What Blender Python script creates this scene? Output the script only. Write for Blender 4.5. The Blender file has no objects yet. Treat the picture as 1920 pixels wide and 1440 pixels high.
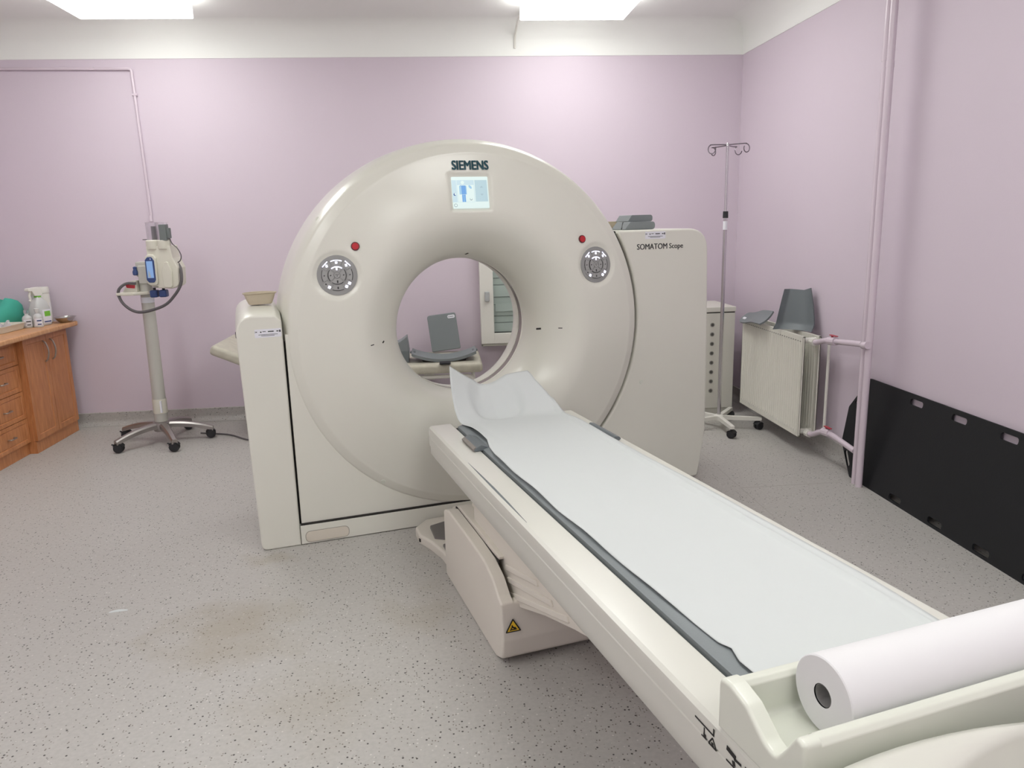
import bpy, bmesh, math, random
from math import sin, cos, pi, radians, sqrt, atan2, hypot
from mathutils import Vector, Matrix

random.seed(7)
scene = bpy.context.scene
COL = scene.collection

# ------------------------------------------------------------------ camera
PITCH, ROLL, YAW = 0.21223671, -0.02586545, 0.08797276
fwd = Vector((sin(YAW)*cos(PITCH), cos(YAW)*cos(PITCH), -sin(PITCH)))
rt0 = Vector((cos(YAW), -sin(YAW), 0))
up0 = rt0.cross(fwd)
rt = cos(ROLL)*rt0 + sin(ROLL)*up0
up = -sin(ROLL)*rt0 + cos(ROLL)*up0
cam = bpy.data.cameras.new('camera')
cam.sensor_width = 36.0
cam.lens = 1417.9/1920*36.0
cam.clip_start = 0.05
camo = bpy.data.objects.new('camera', cam)
COL.objects.link(camo)
m = Matrix((rt, up, -fwd)).transposed().to_4x4()
m.translation = Vector((0, 0, 1.5))
camo.matrix_world = m
scene.camera = camo

# ------------------------------------------------------------------ world, exposure
w = bpy.data.worlds.new('world')
scene.world = w
w.use_nodes = True
w.node_tree.nodes['Background'].inputs[0].default_value = (0.9, 0.93, 1.0, 1)
w.node_tree.nodes['Background'].inputs[1].default_value = 0.05
scene.view_settings.view_transform = 'Standard'
scene.view_settings.look = 'None'
scene.view_settings.exposure = 0.0
scene.view_settings.gamma = 1.0
scene.view_settings.use_curve_mapping = False
LAMP_STRENGTH = 7.4

# ------------------------------------------------------------------ materials
def lin(c):
    return c/12.92 if c <= 0.04045 else ((c+0.055)/1.055)**2.4
def rgb(r, g, b):
    return (lin(r/255), lin(g/255), lin(b/255), 1)

MATS = {}
def mat(name, color, rough=0.5, metal=0.0, var=0.04, scale=6.0, bump=0.0, bscale=60.0, coat=0.0, emit=None, estr=0.0, trans=0.0, alpha=1.0, spec=0.5):
    """principled material with a little procedural colour variation and relief"""
    if name in MATS:
        return MATS[name]
    M = bpy.data.materials.new(name)
    M.use_nodes = True
    nt = M.node_tree
    b = nt.nodes['Principled BSDF']
    b.inputs['Roughness'].default_value = rough
    b.inputs['Metallic'].default_value = metal
    b.inputs['Specular IOR Level'].default_value = spec
    if coat:
        b.inputs['Coat Weight'].default_value = coat
        b.inputs['Coat Roughness'].default_value = 0.12
    if trans:
        b.inputs['Transmission Weight'].default_value = trans
    if alpha < 1:
        b.inputs['Alpha'].default_value = alpha
    tc = nt.nodes.new('ShaderNodeTexCoord')
    if var:
        n = nt.nodes.new('ShaderNodeTexNoise')
        n.inputs['Scale'].default_value = scale
        n.inputs['Detail'].default_value = 4
        nt.links.new(tc.outputs['Object'], n.inputs['Vector'])
        mx = nt.nodes.new('ShaderNodeMix'); mx.data_type = 'RGBA'
        c = Vector(color[:3])
        mx.inputs[6].default_value = (*(c*(1-var)), 1)
        mx.inputs[7].default_value = (*[min(1, x*(1+var)) for x in c], 1)
        nt.links.new(n.outputs['Fac'], mx.inputs[0])
        nt.links.new(mx.outputs[2], b.inputs['Base Color'])
    else:
        b.inputs['Base Color'].default_value = color
    if bump:
        n2 = nt.nodes.new('ShaderNodeTexNoise')
        n2.inputs['Scale'].default_value = bscale
        nt.links.new(tc.outputs['Object'], n2.inputs['Vector'])
        bp = nt.nodes.new('ShaderNodeBump')
        bp.inputs['Strength'].default_value = bump
        bp.inputs['Distance'].default_value = 0.002
        nt.links.new(n2.outputs['Fac'], bp.inputs['Height'])
        nt.links.new(bp.outputs['Normal'], b.inputs['Normal'])
    if emit:
        b.inputs['Emission Color'].default_value = emit
        b.inputs['Emission Strength'].default_value = estr
    MATS[name] = M
    return M

def floor_material(name, base, dark=0.0):
    M = bpy.data.materials.new(name); M.use_nodes = True
    nt = M.node_tree; L = nt.links; N = nt.nodes.new
    b = nt.nodes['Principled BSDF']
    geo = N('ShaderNodeNewGeometry')
    def noise(scale, detail=3):
        n = N('ShaderNodeTexNoise'); n.inputs['Scale'].default_value = scale
        n.inputs['Detail'].default_value = detail
        L.new(geo.outputs['Position'], n.inputs['Vector']); return n.outputs['Fac']
    def ramp(src, p0, p1, c0, c1):
        r = N('ShaderNodeValToRGB'); r.color_ramp.elements[0].position = p0; r.color_ramp.elements[1].position = p1
        r.color_ramp.elements[0].color = c0; r.color_ramp.elements[1].color = c1
        L.new(src, r.inputs[0]); return r.outputs[0]
    def mix(fac, a, c):
        x = N('ShaderNodeMix'); x.data_type = 'RGBA'
        if isinstance(fac, float): x.inputs[0].default_value = fac
        else: L.new(fac, x.inputs[0])
        for i, s in ((6, a), (7, c)):
            if isinstance(s, tuple): x.inputs[i].default_value = s
            else: L.new(s, x.inputs[i])
        return x.outputs[2]
    bw0, bw1 = (0, 0, 0, 1), (1, 1, 1, 1)
    light = tuple(min(1, c*1.04) for c in base[:3])+(1,)
    darkc = tuple(c*0.94 for c in base[:3])+(1,)
    c = mix(ramp(noise(70, 4), 0.35, 0.65, bw0, bw1), darkc, light)
    c = mix(ramp(noise(0.9, 2), 0.35, 0.7, bw0, (0.35, 0.35, 0.35, 1)), c, tuple(x*0.86 for x in base[:3])+(1,))
    def specks(scale, size, keep, col, cur):
        v = N('ShaderNodeTexVoronoi'); v.inputs['Scale'].default_value = scale
        L.new(geo.outputs['Position'], v.inputs['Vector'])
        near = ramp(v.outputs['Distance'], size*0.75, size, bw1, bw0)
        sep = N('ShaderNodeSeparateColor'); L.new(v.outputs['Color'], sep.inputs[0])
        k = ramp(sep.outputs[0], keep, keep+0.02, bw1, bw0)
        mm = N('ShaderNodeMath'); mm.operation = 'MULTIPLY'
        L.new(near, mm.inputs[0]); L.new(k, mm.inputs[1])
        return mix(mm.outputs[0], cur, col)
    c = specks(75, 0.28, 0.16, rgb(66, 62, 60), c)
    c = specks(110, 0.30, 0.22, rgb(120, 112, 104), c)
    c = specks(90, 0.30, 0.06, rgb(206, 203, 198), c)
    # brownish stains with their own outlines
    for (sx, sy, rad, amt) in ((-0.86, 2.72, 0.32, 0.42), (-0.5, 2.2, 0.25, 0.2), (-0.85, 3.35, 0.12, 0.3), (-0.15, 2.75, 0.2, 0.22), (0.05, 3.3, 0.22, 0.2)):
        sub = N('ShaderNodeVectorMath'); sub.operation = 'SUBTRACT'; sub.inputs[1].default_value = (sx, sy, 0)
        L.new(geo.outputs['Position'], sub.inputs[0])
        ln = N('ShaderNodeVectorMath'); ln.operation = 'LENGTH'; L.new(sub.outputs[0], ln.inputs[0])
        ad = N('ShaderNodeMath'); ad.operation = 'MULTIPLY_ADD'; ad.inputs[1].default_value = 0.5
        L.new(noise(6.5, 5), ad.inputs[0]); L.new(ln.outputs['Value'], ad.inputs[2])
        f = ramp(ad.outputs[0], rad*0.3+0.22, rad+0.26, (amt, amt, amt, 1), bw0)
        c = mix(f, c, rgb(150, 138, 112))
    L.new(c, b.inputs['Base Color'])
    b.inputs['Roughness'].default_value = 0.42
    b.inputs['Specular IOR Level'].default_value = 0.35
    return M

def wood_material(name, c0, c1):
    M = bpy.data.materials.new(name); M.use_nodes = True
    nt = M.node_tree; L = nt.links; N = nt.nodes.new
    b = nt.nodes['Principled BSDF']
    tc = N('ShaderNodeTexCoord'); mp = N('ShaderNodeMapping'); mp.inputs['Scale'].default_value = (9, 9, 1.2)
    L.new(tc.outputs['Object'], mp.inputs[0])
    n = N('ShaderNodeTexNoise'); n.inputs['Scale'].default_value = 6; n.inputs['Detail'].default_value = 6; n.inputs['Distortion'].default_value = 0.6
    L.new(mp.outputs[0], n.inputs['Vector'])
    r = N('ShaderNodeValToRGB'); r.color_ramp.elements[0].position = 0.3; r.color_ramp.elements[1].position = 0.7
    r.color_ramp.elements[0].color = c0; r.color_ramp.elements[1].color = c1
    L.new(n.outputs['Fac'], r.inputs[0]); L.new(r.outputs[0], b.inputs['Base Color'])
    b.inputs['Roughness'].default_value = 0.38
    MATS[name] = M
    return M

PINK = mat('pink_wall_paint', rgb(213, 200, 211), 0.55, var=0.015, scale=1.5, bump=0.15, bscale=180)
PINKP = mat('pink_pipe_paint', rgb(215, 201, 211), 0.25, var=0.02)
WHITEP = mat('white_ceiling_paint', rgb(242, 243, 239), 0.7, var=0.015, scale=2)
CREAM = mat('cream_plastic', rgb(223, 222, 211), 0.3, var=0.012, scale=3, coat=0.25)
CREAM2 = mat('cream_table_plastic', rgb(211, 210, 201), 0.3, var=0.015, scale=3, coat=0.2)
BEIGE = mat('beige_pedestal_plastic', rgb(221, 215, 204), 0.42, var=0.02, scale=4)
TRAYC = mat('pale_green_white_plastic', rgb(219, 221, 209), 0.28, var=0.012, coat=0.3)
GAP = mat('dark_gap', rgb(40, 37, 34), 0.8, var=0.05)
RUBBER = mat('black_rubber', rgb(38, 38, 41), 0.6, var=0.1)
GREYPAD = mat('grey_vinyl_pad', rgb(124, 130, 132), 0.48, var=0.04, bump=0.2, bscale=220)
DKGREY = mat('dark_grey_vinyl', rgb(104, 111, 114), 0.45, var=0.06, bump=0.2, bscale=200)
PAPER = mat('white_paper', rgb(205, 209, 208), 0.85, var=0.008, scale=20, bump=0.08, bscale=300)
ROLLP = mat('roll_paper', rgb(226, 225, 226), 0.8, var=0.008, scale=20)
CHROME = mat('chrome', rgb(205, 203, 206), 0.16, metal=1.0, var=0.03)
HOOKM = mat('hook_steel', rgb(120, 112, 120), 0.3, metal=0.9, var=0.03)
ALU = mat('cast_aluminium', rgb(168, 163, 160), 0.34, metal=0.85, var=0.05)
STEEL = mat('stainless_steel', rgb(190, 188, 184), 0.2, metal=1.0, var=0.03)
WHITEM = mat('white_enamel', rgb(226, 224, 216), 0.35, var=0.015, coat=0.2)
GREYW = mat('pale_grey_enamel', rgb(214, 212, 202), 0.42, var=0.02)
INJ = mat('injector_plastic', rgb(216, 213, 199), 0.38, var=0.015)
INJPOLE = mat('injector_pole_paint', rgb(190, 188, 180), 0.4, var=0.02)
BLUE = mat('blue_plastic', rgb(52, 72, 122), 0.4, var=0.05)
BLACKB = mat('black_board_plastic', rgb(27, 28, 31), 0.55, var=0.08, bump=0.15, bscale=120, spec=0.35)
PULP = mat('moulded_pulp', rgb(196, 184, 162), 0.9, var=0.05, scale=30, bump=0.4, bscale=200)
RED = mat('red_button_plastic', rgb(190, 38, 48), 0.35, var=0.03)
PANELG = mat('grey_keypad', rgb(150, 150, 148), 0.45, var=0.02)
KEYG = mat('grey_key', rgb(160, 160, 158), 0.5, var=0.02)
MARKD = mat('dark_key_mark', rgb(62, 62, 62), 0.6, var=0.02)
LITKEY = mat('lit_key_mark', rgb(240, 240, 255), 0.5, var=0, emit=rgb(225, 228, 255), estr=1.6)
TEALTXT = mat('teal_lettering', rgb(14, 92, 108), 0.4, var=0.03)
GREYTXT = mat('grey_lettering', rgb(70, 72, 72), 0.5, var=0.03)
STICK = mat('white_sticker', rgb(230, 230, 236), 0.6, var=0.01)
YELLOW = mat('yellow_sign', rgb(236, 194, 44), 0.5, var=0.03)
BLACKINK = mat('black_ink', rgb(28, 26, 24), 0.6, var=0.02)
MYLAR = mat('smoky_tunnel_ring', rgb(128, 118, 112), 0.12, var=0.05, coat=0.4)
CABLE = mat('grey_cable', rgb(92, 88, 90), 0.5, var=0.05)
TEAL = mat('teal_fabric', rgb(70, 176, 154), 0.75, var=0.08, scale=12, bump=0.4, bscale=30)
COUCHV = mat('mottled_couch_vinyl', rgb(190, 186, 170), 0.4, var=0.2, scale=22, bump=0.25, bscale=90)
CLEARP = mat('clear_plastic', rgb(232, 226, 232), 0.12, var=0, trans=0.75, alpha=0.55)
TRANSL = mat('translucent_bottle', rgb(226, 228, 226), 0.25, var=0, trans=0.25)
GLASS = mat('cabinet_glass', rgb(225, 238, 234), 0.05, var=0, trans=0.9, alpha=0.3)
SHELFG = mat('pale_green_grey_slat', rgb(192, 202, 196), 0.5, var=0.04)
LIMEG = mat('lime_green_label', rgb(120, 190, 60), 0.5, var=0.03)
BRONZE = mat('satin_handle', rgb(178, 170, 160), 0.3, metal=0.9, var=0.03)
OPAL = mat('opal_lamp_panel', rgb(250, 250, 248), 0.5, var=0, emit=(0.985, 1.0, 0.975, 1), estr=LAMP_STRENGTH)
FLOORM = floor_material('speckled_vinyl_floor', rgb(182, 179, 174))
SKIRTM = floor_material('speckled_vinyl_skirting', rgb(176, 173, 169))
WOOD = wood_material('orange_brown_wood', rgb(176, 112, 68), rgb(202, 138, 90))
WOODT = wood_material('worktop_laminate', rgb(194, 140, 94), rgb(214, 164, 118))

# ------------------------------------------------------------------ mesh helpers
def newbm():
    return bmesh.new()

def add_box(bm, x0, x1, y0, y1, z0, z1, bevel=0.0, seg=2):
    t = bmesh.new()
    vs = [t.verts.new((x, y, z)) for x in (x0, x1) for y in (y0, y1) for z in (z0, z1)]
    for f in ((0, 1, 3, 2), (4, 6, 7, 5), (0, 4, 5, 1), (2, 3, 7, 6), (0, 2, 6, 4), (1, 5, 7, 3)):
        t.faces.new([vs[i] for i in f])
    if bevel:
        bmesh.ops.bevel(t, geom=t.edges[:], offset=bevel, segments=seg, profile=0.5, affect='EDGES', clamp_overlap=True)
    merge(bm, t)
    return bm

def merge(bm, t, M=None):
    if M is not None:
        bmesh.ops.transform(t, matrix=M, verts=t.verts[:])
    me = bpy.data.meshes.new('tmp')
    t.to_mesh(me); t.free()
    bm.from_mesh(me)
    bpy.data.meshes.remove(me)

def box(x0, x1, y0, y1, z0, z1, bevel=0.0, seg=2):
    return add_box(newbm(), x0, x1, y0, y1, z0, z1, bevel, seg)

def prism(poly, axis, a, b, bevel=0.0, seg=2, only=None):
    """extrude polygon (list of 2D pts) along axis 'x','y','z' from a to b. 2D coords are the other two axes in order.
    only='a'/'b'/'ab': which end rims get the bevel (None: every sharp edge)"""
    t = newbm()
    def P(p, d):
        if axis == 'x': return (d, p[0], p[1])
        if axis == 'y': return (p[0], d, p[1])
        return (p[0], p[1], d)
    va = [t.verts.new(P(p, a)) for p in poly]
    vb = [t.verts.new(P(p, b)) for p in poly]
    n = len(poly)
    fa = t.faces.new(va); fb = t.faces.new(vb[::-1])
    for i in range(n):
        j = (i+1) % n
        t.faces.new((va[j], va[i], vb[i], vb[j]))
    bmesh.ops.recalc_face_normals(t, faces=t.faces[:])
    if bevel:
        es = []
        if only is None:
            es = [e for e in t.edges if e.calc_face_angle(0) > 0.5]
        else:
            if 'a' in only: es += list(fa.edges)
            if 'b' in only: es += list(fb.edges)
        bmesh.ops.bevel(t, geom=list(set(es)), offset=bevel, segments=seg, profile=0.5, affect='EDGES', clamp_overlap=True)
    return t

def rounded(pts, rads, seg=6):
    """round the corners of a polygon"""
    out = []
    n = len(pts)
    for i in range(n):
        p = Vector(pts[i]); a = Vector(pts[i-1]); b = Vector(pts[(i+1) % n])
        r = rads[i] if isinstance(rads, (list, tuple)) else rads
        if r <= 0:
            out.append(tuple(p)); continue
        d1 = (a-p).normalized(); d2 = (b-p).normalized()
        ang = d1.angle(d2)
        t = min(r/math.tan(ang/2), (a-p).length*0.49, (b-p).length*0.49)
        s = p+d1*t; e = p+d2*t
        for k in range(seg+1):
            q = k/seg
            x = (1-q)**2*s+2*q*(1-q)*p+q*q*e
            out.append(tuple(x))
    return out

def add_cyl(bm, p0, p1, r0, r1=None, seg=20, caps=True):
    if r1 is None: r1 = r0
    p0 = Vector(p0); p1 = Vector(p1)
    d = (p1-p0).normalized()
    a = d.orthogonal().normalized(); b = d.cross(a)
    A = [bm.verts.new(p0+r0*(cos(2*pi*i/seg)*a+sin(2*pi*i/seg)*b)) for i in range(seg)]
    B = [bm.verts.new(p1+r1*(cos(2*pi*i/seg)*a+sin(2*pi*i/seg)*b)) for i in range(seg)]
    for i in range(seg):
        j = (i+1) % seg
        bm.faces.new((A[i], A[j], B[j], B[i]))
    if caps:
        bm.faces.new(A[::-1]); bm.faces.new(B)
    return bm

def cyl(p0, p1, r0, r1=None, seg=20, caps=True):
    return add_cyl(newbm(), p0, p1, r0, r1, seg, caps)

def catmull(pts, n=8):
    P = [Vector(p) for p in pts]
    P = [2*P[0]-P[1]]+P+[2*P[-1]-P[-2]]
    out = []
    for i in range(1, len(P)-2):
        for k in range(n):
            t = k/n
            a, b, c, d = P[i-1], P[i], P[i+1], P[i+2]
            out.append(0.5*((2*b)+(c-a)*t+(2*a-5*b+4*c-d)*t*t+(3*b-a-3*c+d)*t**3))
    out.append(P[-2])
    return out

def add_tube(bm, pts, r, seg=10, smooth=0, radii=None):
    P = catmull(pts, smooth) if smooth else [Vector(p) for p in pts]
    n = len(P)
    T = []
    for i in range(n):
        d = (P[min(i+1, n-1)]-P[max(i-1, 0)])
        T.append(d.normalized())
    a = T[0].orthogonal().normalized()
    rings = []
    for i in range(n):
        a = (a-T[i]*a.dot(T[i])).normalized()
        b = T[i].cross(a)
        rr = radii[i] if radii else r
        rings.append([bm.verts.new(P[i]+rr*(cos(2*pi*k/seg)*a+sin(2*pi*k/seg)*b)) for k in range(seg)])
    for i in range(n-1):
        for k in range(seg):
            j = (k+1) % seg
            bm.faces.new((rings[i][k], rings[i][j], rings[i+1][j], rings[i+1][k]))
    bm.faces.new(rings[0][::-1]); bm.faces.new(rings[-1])
    return bm

def tube(pts, r, seg=10, smooth=0, radii=None):
    return add_tube(newbm(), pts, r, seg, smooth, radii)

def round_path(pts, r, seg=6):
    """3D polyline with rounded corners"""
    P = [Vector(p) for p in pts]
    out = [P[0]]
    for i in range(1, len(P)-1):
        p = P[i]; d1 = (P[i-1]-p); d2 = (P[i+1]-p)
        t = min(r, d1.length*0.45, d2.length*0.45)
        s = p+d1.normalized()*t; e = p+d2.normalized()*t
        for k in range(seg+1):
            q = k/seg
            out.append((1-q)**2*s+2*q*(1-q)*p+q*q*e)
    out.append(P[-1])
    return out

def lathe(profile, seg=32, cx=0, cy=0, close_bottom=True, close_top=True):
    """profile: (r,z) list, axis z"""
    bm = newbm()
    rings = []
    for r, z in profile:
        rings.append([bm.verts.new((cx+r*cos(2*pi*k/seg), cy+r*sin(2*pi*k/seg), z)) for k in range(seg)])
    for i in range(len(rings)-1):
        for k in range(seg):
            j = (k+1) % seg
            bm.faces.new((rings[i][k], rings[i][j], rings[i+1][j], rings[i+1][k]))
    if close_bottom: bm.faces.new(rings[0][::-1])
    if close_top: bm.faces.new(rings[-1])
    return bm

def loops(rings, close_first=True, close_last=True):
    """skin closed rings of equal vertex counts"""
    bm = newbm()
    R = [[bm.verts.new(p) for p in ring] for ring in rings]
    n = len(R[0])
    for i in range(len(R)-1):
        for k in range(n):
            j = (k+1) % n
            bm.faces.new((R[i][k], R[i][j], R[i+1][j], R[i+1][k]))
    if close_first: bm.faces.new(R[0][::-1])
    if close_last: bm.faces.new(R[-1])
    bmesh.ops.recalc_face_normals(bm, faces=bm.faces[:])
    return bm

def grid(fn, nu, nv):
    bm = newbm()
    V = [[bm.verts.new(fn(i/nu, j/nv)) for j in range(nv+1)] for i in range(nu+1)]
    for i in range(nu):
        for j in range(nv):
            bm.faces.new((V[i][j], V[i+1][j], V[i+1][j+1], V[i][j+1]))
    bmesh.ops.recalc_face_normals(bm, faces=bm.faces[:])
    return bm

# ------------------------------------------------------------------ object helpers
def mk(name, bm, material, parent=None, label=None, smooth=35, off=None, M=None, flip=False):
    if M is not None:
        bmesh.ops.transform(bm, matrix=M, verts=bm.verts[:])
    if off is None and parent is not None and 'o_x' in OFFS.get(parent.name, {}):
        d = OFFS[parent.name]; off = (d['o_x'], d['o_y'], d['o_z'])
    if off is not None:
        bmesh.ops.translate(bm, verts=bm.verts[:], vec=-Vector(off))
    me = bpy.data.meshes.new(name)
    bm.to_mesh(me); bm.free()
    if smooth:
        me.shade_smooth()
        me.set_sharp_from_angle(angle=radians(smooth))
    o = bpy.data.objects.new(name, me)
    if 20 < smooth < 45 and 12 < len(me.polygons) < 4000:
        wn = o.modifiers.new('weighted', 'WEIGHTED_NORMAL'); wn.keep_sharp = True
    me.materials.append(material)
    COL.objects.link(o)
    if parent is not None:
        o.parent = parent
        if parent.name in OFFS:
            OFFS[o.name] = OFFS[parent.name]
    if label:
        o['label'] = label
    return o

OFFS = {}
def thing(name, label, cat, loc=(0, 0, 0), rotz=0.0, group=None, frame_off=None):
    """an Empty at the base of a thing. frame_off: the parts are given in a frame in which this Empty sits at frame_off"""
    o = bpy.data.objects.new(name, None)
    o.empty_display_size = 0.1
    COL.objects.link(o)
    o.location = loc
    o.rotation_euler = (0, 0, rotz)
    o['label'] = label; o['category'] = cat
    if group: o['group'] = group
    if frame_off is not None:
        OFFS[o.name] = dict(o_x=frame_off[0], o_y=frame_off[1], o_z=frame_off[2])
    return o

def wthing(name, label, cat, loc, group=None):
    """thing whose parts are written in world coordinates"""
    return thing(name, label, cat, loc, 0, group, loc)

def single(name, bm, material, label, cat, group=None, smooth=35, loc=None, rotz=0.0, frame=None):
    """a thing that is one mesh; bm in world coordinates when loc is None"""
    o = mk(name, bm, material, None, label, smooth)
    if loc is not None:
        o.location = loc; o.rotation_euler = (0, 0, rotz)
    o['category'] = cat
    if group: o['group'] = group
    return o

def struct(name, bm, material, label=None, cat=None, smooth=35, parent=None):
    o = mk(name, bm, material, parent, label, smooth)
    if parent is None:
        o['kind'] = 'structure'
        if cat: o['category'] = cat
    return o

def copy_tree(root, loc, rotz=None, label=None):
    r = root.copy(); COL.objects.link(r); r.location = loc
    if rotz is not None: r.rotation_euler = (0, 0, rotz)
    if label: r['label'] = label
    for ch in list(root.children):
        c = ch.copy(); COL.objects.link(c); c.parent = r
        for g in list(ch.children):
            d = g.copy(); COL.objects.link(d); d.parent = c
    return r

def text_bm(s, size, extrude=0.0006, thick=0.0, align='CENTER', sx=1.0):
    cu = bpy.data.curves.new('txt', 'FONT')
    cu.body = s; cu.size = size; cu.extrude = extrude; cu.offset = thick
    cu.align_x = align; cu.align_y = 'CENTER'; cu.resolution_u = 3
    o = bpy.data.objects.new('txt', cu); COL.objects.link(o)
    dg = bpy.context.evaluated_depsgraph_get()
    me = bpy.data.meshes.new_from_object(o.evaluated_get(dg))
    bm = newbm(); bm.from_mesh(me)
    bpy.data.objects.remove(o); bpy.data.curves.remove(cu); bpy.data.meshes.remove(me)
    if sx != 1.0:
        bmesh.ops.scale(bm, vec=(sx, 1, 1), verts=bm.verts[:])
    return bm

def basis(o, x, y, z):
    M = Matrix((Vector(x), Vector(y), Vector(z))).transposed().to_4x4()
    M.translation = Vector(o)
    return M

# ------------------------------------------------------------------ the room
XR, XL, YB, YF, ZC, ZP = 2.40, -3.43, 6.07, -1.8, 2.95, 2.715
struct('floor', box(XL-0.1, XR+0.1, YF-0.1, YB+0.1, -0.1, 0), FLOORM, 'pale grey speckled vinyl floor with brown stains', 'floor')
struct('ceiling', box(XL-0.1, XR+0.1, YF-0.1, YB+0.1, ZC, ZC+0.1), WHITEP, 'white painted ceiling', 'ceiling')
struct('wall_back', box(XL-0.1, XR+0.1, YB, YB+0.1, 0, ZC), PINK, 'pink painted wall behind the scanner', 'wall')
struct('wall_right', box(XR, XR+0.1, YF, YB, 0, ZC), PINK, 'pink painted wall with radiator and pipes', 'wall')
struct('wall_left', box(XL-0.1, XL, YF, YB, 0, ZC), PINK, 'pink painted wall behind the wooden cabinets', 'wall')
struct('wall_front', box(XL-0.1, XR+0.1, YF-0.1, YF, 0, ZC), PINK, 'pink painted wall opposite the scanner', 'wall')

def cove_profile(h):
    # (distance from wall, z): white band then a soft curve into the ceiling
    p = [(0.0, h), (0.004, h)]
    n = 8
    r = 0.16
    for k in range(n+1):
        a = pi/2*k/n
        p.append((0.004+r-r*cos(a), ZC-r*0.8+r*0.8*sin(a)))
    p.append((0.0, ZC))
    return p
cp = cove_profile(ZP)
struct('trim_1', prism([(YB-d, z) for d, z in cp], 'x', XL, XR), WHITEP, 'white coved band along the top of the back wall', 'trim', smooth=50)
struct('trim_2', prism([(XR-d, z) for d, z in cp], 'y', YF, YB), WHITEP, 'white coved band along the top of the right wall', 'trim', smooth=50)
struct('trim_3', prism([(XL+d, z) for d, z in cp], 'y', YF, YB), WHITEP, 'white coved band along the top of the left wall', 'trim', smooth=50)

def skirt_profile():
    p = [(0, 0), (0.05, 0.0005), (0.05, 0.002)]
    for k in range(1, 7):
        a = pi/2*k/6
        p.append((0.05-0.044*sin(a), 0.002+0.044*(1-cos(a))))
    p += [(0.006, 0.10), (0.0, 0.104)]
    return p
sp = skirt_profile()
struct('baseboard_back', prism([(YB-d, z) for d, z in sp], 'x', XL, XR), SKIRTM, 'speckled grey coved vinyl skirting on back wall', 'baseboard', smooth=50)
struct('baseboard_right', prism([(XR-d, z) for d, z in sp], 'y', YF, YB), SKIRTM, 'speckled grey coved vinyl skirting on right wall', 'baseboard', smooth=50)

# floor seams: two thin weld lines let into the vinyl
bm = newbm()
add_box(bm, 1.62, 1.624, 2.2, 5.4, 0, 0.0006)
add_box(bm, 1.62, 2.2, 3.9, 3.904, 0, 0.0006)
o = mk('floor_seam', bm, mat('weld_seam', rgb(172, 168, 162), 0.5), bpy.data.objects['floor'])

# ------------------------------------------------------------------ ceiling lights
def ceiling_light(x0, x1, y0, y1, label):
    cx, cy = (x0+x1)/2, (y0+y1)/2
    t = wthing('ceiling_light', label, 'ceiling light', (cx, cy, ZC), 'opal box ceiling lights')
    mk('housing', box(x0+0.01, x1-0.01, y0+0.01, y1-0.01, ZC-0.02, ZC-0.0005), WHITEM, t)
    mk('diffuser', box(x0, x1, y0, y1, ZC-0.108, ZC-0.02, 0.006), OPAL, t)
    return t
ceiling_light(-2.25, -1.54, 4.25, 5.50, 'glowing white box ceiling light above the injector stand')
ceiling_light(0.61, 1.33, 4.25, 5.56, 'glowing white box ceiling light above the scanner')
for yy in (1.1, -1.3):  # four unseen lights of the same type, added to even out the lighting
    for (xa, xb) in ((-2.25, -1.54), (0.61, 1.33)):
        ceiling_light(xa, xb, yy, yy+1.25, 'added white box ceiling light out of view, evening the light from the open end of the room')

# white trunking from the lamp down the cove
single('cable_trunking', tube(round_path([(0.62, YB-0.008, 2.768), (0.624, YB-0.010, 2.86), (0.632, 5.84, 2.938), (0.66, 5.60, 2.942)], 0.07), 0.009, 6), WHITEM, 'short white cable trunking running down from ceiling light above scanner', 'cable trunking')

# pink conduit on the back wall
t = wthing('wall_conduit', 'thin pink conduit turning down the back wall above the injector stand', 'conduit', (-2.16, YB, 1.55))
mk('pipe', tube(round_path([(XL+0.002, YB-0.012, 2.655), (-2.172, YB-0.012, 2.645), (-2.158, YB-0.012, 1.60)], 0.02), 0.0105, 10), PINKP, t)
mk('clip', box(-2.46, -2.43, YB-0.022, YB, 2.638, 2.658, 0.002), PINKP, t)
mk('clip', box(-2.185, -2.15, YB-0.024, YB, 2.46, 2.475, 0.002), PINKP, t)
mk('end_fitting', cyl((-2.163, YB-0.012, 1.565), (-2.163, YB-0.012, 1.61), 0.014, 0.011), PINKP, t)

# ------------------------------------------------------------------ CT scanner gantry (frame: u right, v away, z up)
GANG = 0.24754104
GO = Vector((-0.724, 3.48, 0))
def GP(u, v, z=0.0):
    return GO+Vector((cos(GANG)*u-sin(GANG)*v, sin(GANG)*u+cos(GANG)*v, z))
CU, CZ = 0.905, 0.975
CAMU, CAMV, CAMZ = -0.151, -3.551, 1.5

G = thing('ct_scanner', 'large cream ring-shaped scanner with round tunnel, side tower and right cabinet', 'ct scanner', GP(CU, 0.3), GANG, None, (CU, 0.3, 0))

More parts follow.
